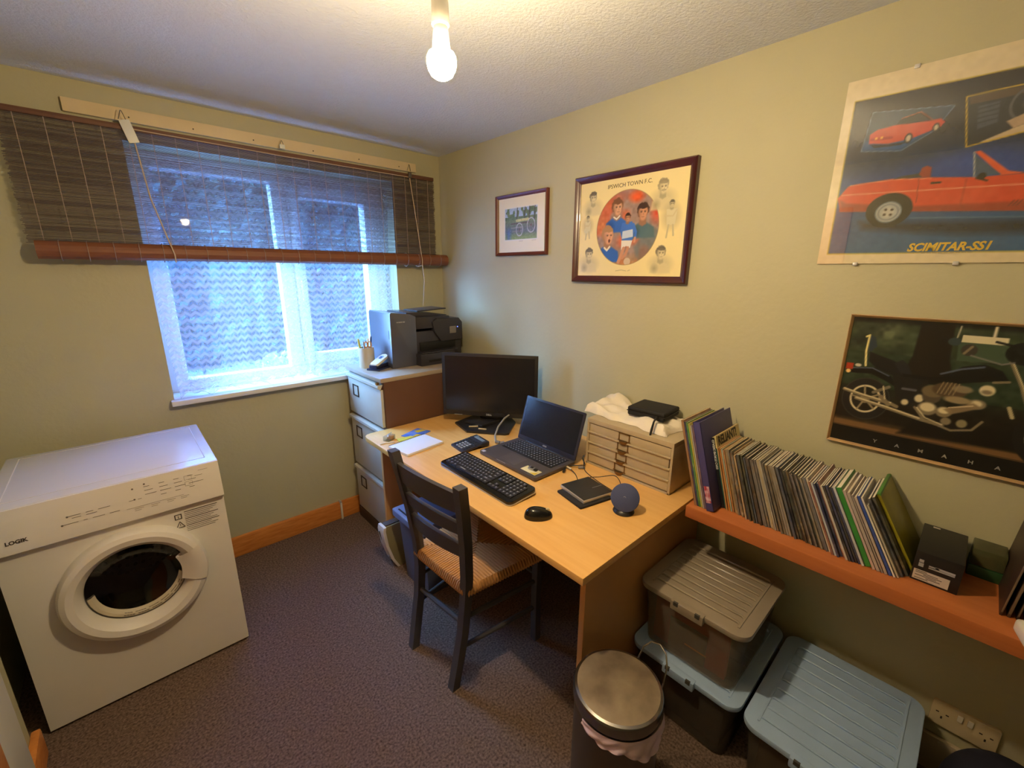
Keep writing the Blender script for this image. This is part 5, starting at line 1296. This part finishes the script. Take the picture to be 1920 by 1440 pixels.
# --- motorbike picture
W, Hh = .72, .419
s4 = thing('framed_picture', 'thin bronze framed photograph of a black motorbike above the magazines', 'picture', (-.001, -2.308, 1.0155))
frame(s4, W, Hh, .008, .016, mat('bronze_frame', (206, 168, 118), .3, .35, var=.05), None)
iw, ih = W-.016, Hh-.016
a = Art(iw, ih, 330, (24, 22, 20))
top = (a.v > .062)
a.put(top*1., (36, 42, 34)); a.put(top*(a.v > .27)*a.fuzz(.03, 21), (70, 84, 60)); a.put(top*(a.v < .30)*(a.v > .19)*.9, (46, 60, 44)); a.put(top*np.clip((.20-a.v)/.06, 0, 1), (34, 28, 22)); a.put((a.v > .05)*np.clip((.085+.02*a.u-a.v)/.01, 0, 1)*(a.u < .62), (120, 90, 58))
a.put(top*np.clip((a.v-.385)/.01, 0, 1), (26, 26, 22)); a.mottle(.012, 10, 22, top*1.)
a.put(top*np.clip(1-np.hypot((a.u-.10)/.05, (a.v-.36)/.04), 0, 1)*a.fuzz(.012, 24)*1.6, (104, 112, 84)); a.poly([(.157, .40), (.226, .40), (.232, .30), (.25, .24), (.14, .24), (.154, .30)], (30, 24, 20), 1, 2)
a.rect(.245, .33, .352, .372, (214, 204, 168)); a.rect(.300, .306, .372, .40, (214, 206, 176)); a.line([(.235, .36), (.238, .395)], .003, (190, 184, 160)); a.poly([(.24, .352), (.42, .352), (.42, .31), (.245, .30)], (66, 84, 64))
a.poly([(0, .05), (.5, .05), (.6, .15), (.5, .19), (.1, .14), (0, .10)], (26, 22, 18), .6, 10); a.put((a.v > .055)*np.clip((.075-a.v)/.006, 0, 1)*(a.u < .42)*.9, (124, 92, 58)); a.poly([(.16, .06), (.42, .075), (.44, .13), (.2, .12)], (22, 18, 16), .95, 5)
CH, CHD, BK = (214, 200, 160), (130, 118, 92), (18, 17, 18)
a.ring(.068, .150, .050, .056, .020, (34, 32, 32)); a.ring(.068, .15, .058, .066, .0025, (60, 56, 52)); a.ring(.068, .150, .036, .042, .005, CH); a.ell(.068, .150, .012, .014, CHD); 
for k in range(5): a.line([(.068, .15), (.068+.034*math.cos(k*1.257+.5), .15+.04*math.sin(k*1.257+.5))], .005, (150, 136, 104))
a.poly([(.006, .228), (.03, .246), (.075, .252), (.118, .232), (.135, .20), (.11, .214), (.07, .232), (.03, .228)], BK); a.line([(.02, .243), (.07, .250), (.112, .232)], .003, (90, 100, 120)); a.rect(.004, .022, .238, .258, (176, 58, 34)); a.ell(.012, .232, .006, .006, (230, 190, 120)); a.ell(.034, .254, .008, .005, (200, 196, 180))
a.line([(.040, .345), (.047, .35), (.046, .30), (.052, .255)], .005, (236, 222, 150)); a.poly([(.050, .35), (.062, .345), (.070, .318), (.058, .30), (.05, .305)], (46, 58, 70)); a.poly([(.055, .30), (.078, .292), (.115, .28), (.135, .27), (.165, .235), (.12, .235), (.08, .25), (.058, .27)], (26, 25, 27)); a.poly([(.118, .272), (.135, .286), (.15, .272), (.165, .24), (.14, .24)], (36, 36, 42))
a.poly([(.14, .245), (.215, .245), (.24, .26), (.26, .285), (.30, .298), (.335, .285), (.35, .262), (.30, .248), (.22, .225), (.15, .22)], BK); a.line([(.222, .258), (.26, .278), (.30, .290)], .005, (84, 94, 116)); a.poly([(.12, .235), (.20, .235), (.205, .16), (.14, .165)], (30, 28, 28)); a.line([(.15, .20), (.178, .200)], .007, (92, 92, 98))
for x, y_, rx, ry, c_ in ((.190, .178, .010, .012, CH), (.215, .190, .02, .022, (84, 74, 60)), (.215, .205, .024, .018, (112, 98, 72)), (.212, .152, .022, .02, CHD), (.212, .156, .016, .013, CH), (.247, .15, .017, .016, CHD), (.247, .154, .012, .009, CH), (.256, .124, .011, .011, CHD), (.288, .125, .011, .012, (140, 130, 96)), (.248, .215, .036, .022, (84, 68, 50)), (.272, .222, .020, .010, CHD), (.318, .228, .015, .015, CH), (.318, .223, .010, .006, CHD), (.306, .186, .018, .014, CHD), (.305, .187, .011, .009, CH), (.161, .160, .008, .009, CH), (.268, .190, .028, .010, (150, 134, 100))):
    a.ell(x, y_, rx, ry, c_, 1, 2)
for k in range(5): a.line([(.224+.008*k, .202), (.232+.008*k, .236)], .0022, (150, 132, 96))
a.poly([(.245, .158), (.30, .188), (.318, .178), (.262, .146)], (140, 120, 90), .9, 2); a.line([(.255, .165), (.30, .18)], .003, (206, 186, 150))
a.line([(.012, .172), (.06, .160), (.13, .148), (.145, .142)], .010, CHD); a.line([(.012, .174), (.06, .163), (.13, .151)], .004, CH); a.line([(.046, .148), (.12, .134), (.205, .116), (.25, .110)], .010, CHD); a.line([(.046, .150), (.12, .137), (.20, .119)], .004, CH); a.line([(.185, .15), (.21, .118), (.27, .100), (.31, .112), (.325, .14)], .006, CHD); a.line([(.19, .15), (.212, .124), (.25, .112)], .003, CH)
a.line([(.085, .175), (.118, .198)], .009, (120, 112, 92)); a.line([(.105, .165), (.125, .145)], .012, CHD); a.line([(.105, .198), (.115, .16)], .003, CH)
a.line([(.345, .312), (.375, .25), (.42, .13)], .007, CHD); a.line([(.348, .312), (.378, .25), (.42, .14)], .0025, CH); a.ell(.365, .335, .035, .03, (22, 24, 24)); a.mottle(.008, 14, 25, np.clip(1-np.hypot((a.u-.365)/.05, (a.v-.33)/.05), 0, 1)); a.ell(.232, .352, .013, .011, (52, 66, 70)); a.ell(.264, .332, .016, .016, (60, 54, 50)); a.line([(.256, .322), (.268, .342)], .006, CHD)
a.line([(.27, .318), (.33, .302), (.35, .31)], .004, (120, 116, 110)); a.line([(.31, .36), (.345, .352)], .006, (24, 22, 24)); a.line([(.325, .252), (.352, .258)], .006, CHD); a.line([(.365, .19), (.375, .165)], .008, (180, 168, 130))
a.ring(.47, .13, .075, .082, .022, (30, 28, 28)); a.ring(.47, .13, .062, .07, .006, CH)
for k in range(5): a.line([(.47, .13), (.47+.06*math.cos(k*1.257+.3), .13+.066*math.sin(k*1.257+.3))], .006, (170, 154, 116))
a.ell(.47, .13, .02, .022, CHD); a.ell(.41, .34, .024, .028, (120, 120, 110)); a.ell(.41, .34, .018, .022, (196, 190, 170))
a.put((a.v < .048)*1., (22, 20, 19))
a.obj('print', MATS['glazed_print'], s4, -.006, -.008, .008)
for i, c_ in enumerate('YAMAHA'):
    P().text(c_, .014, FR(-.0065, -.118-i*.0525, .0240), .0002, bold=.0003, wide=1.15).obj('letter', mat('grey_lettering', (170, 166, 158), .5), s4, 0)
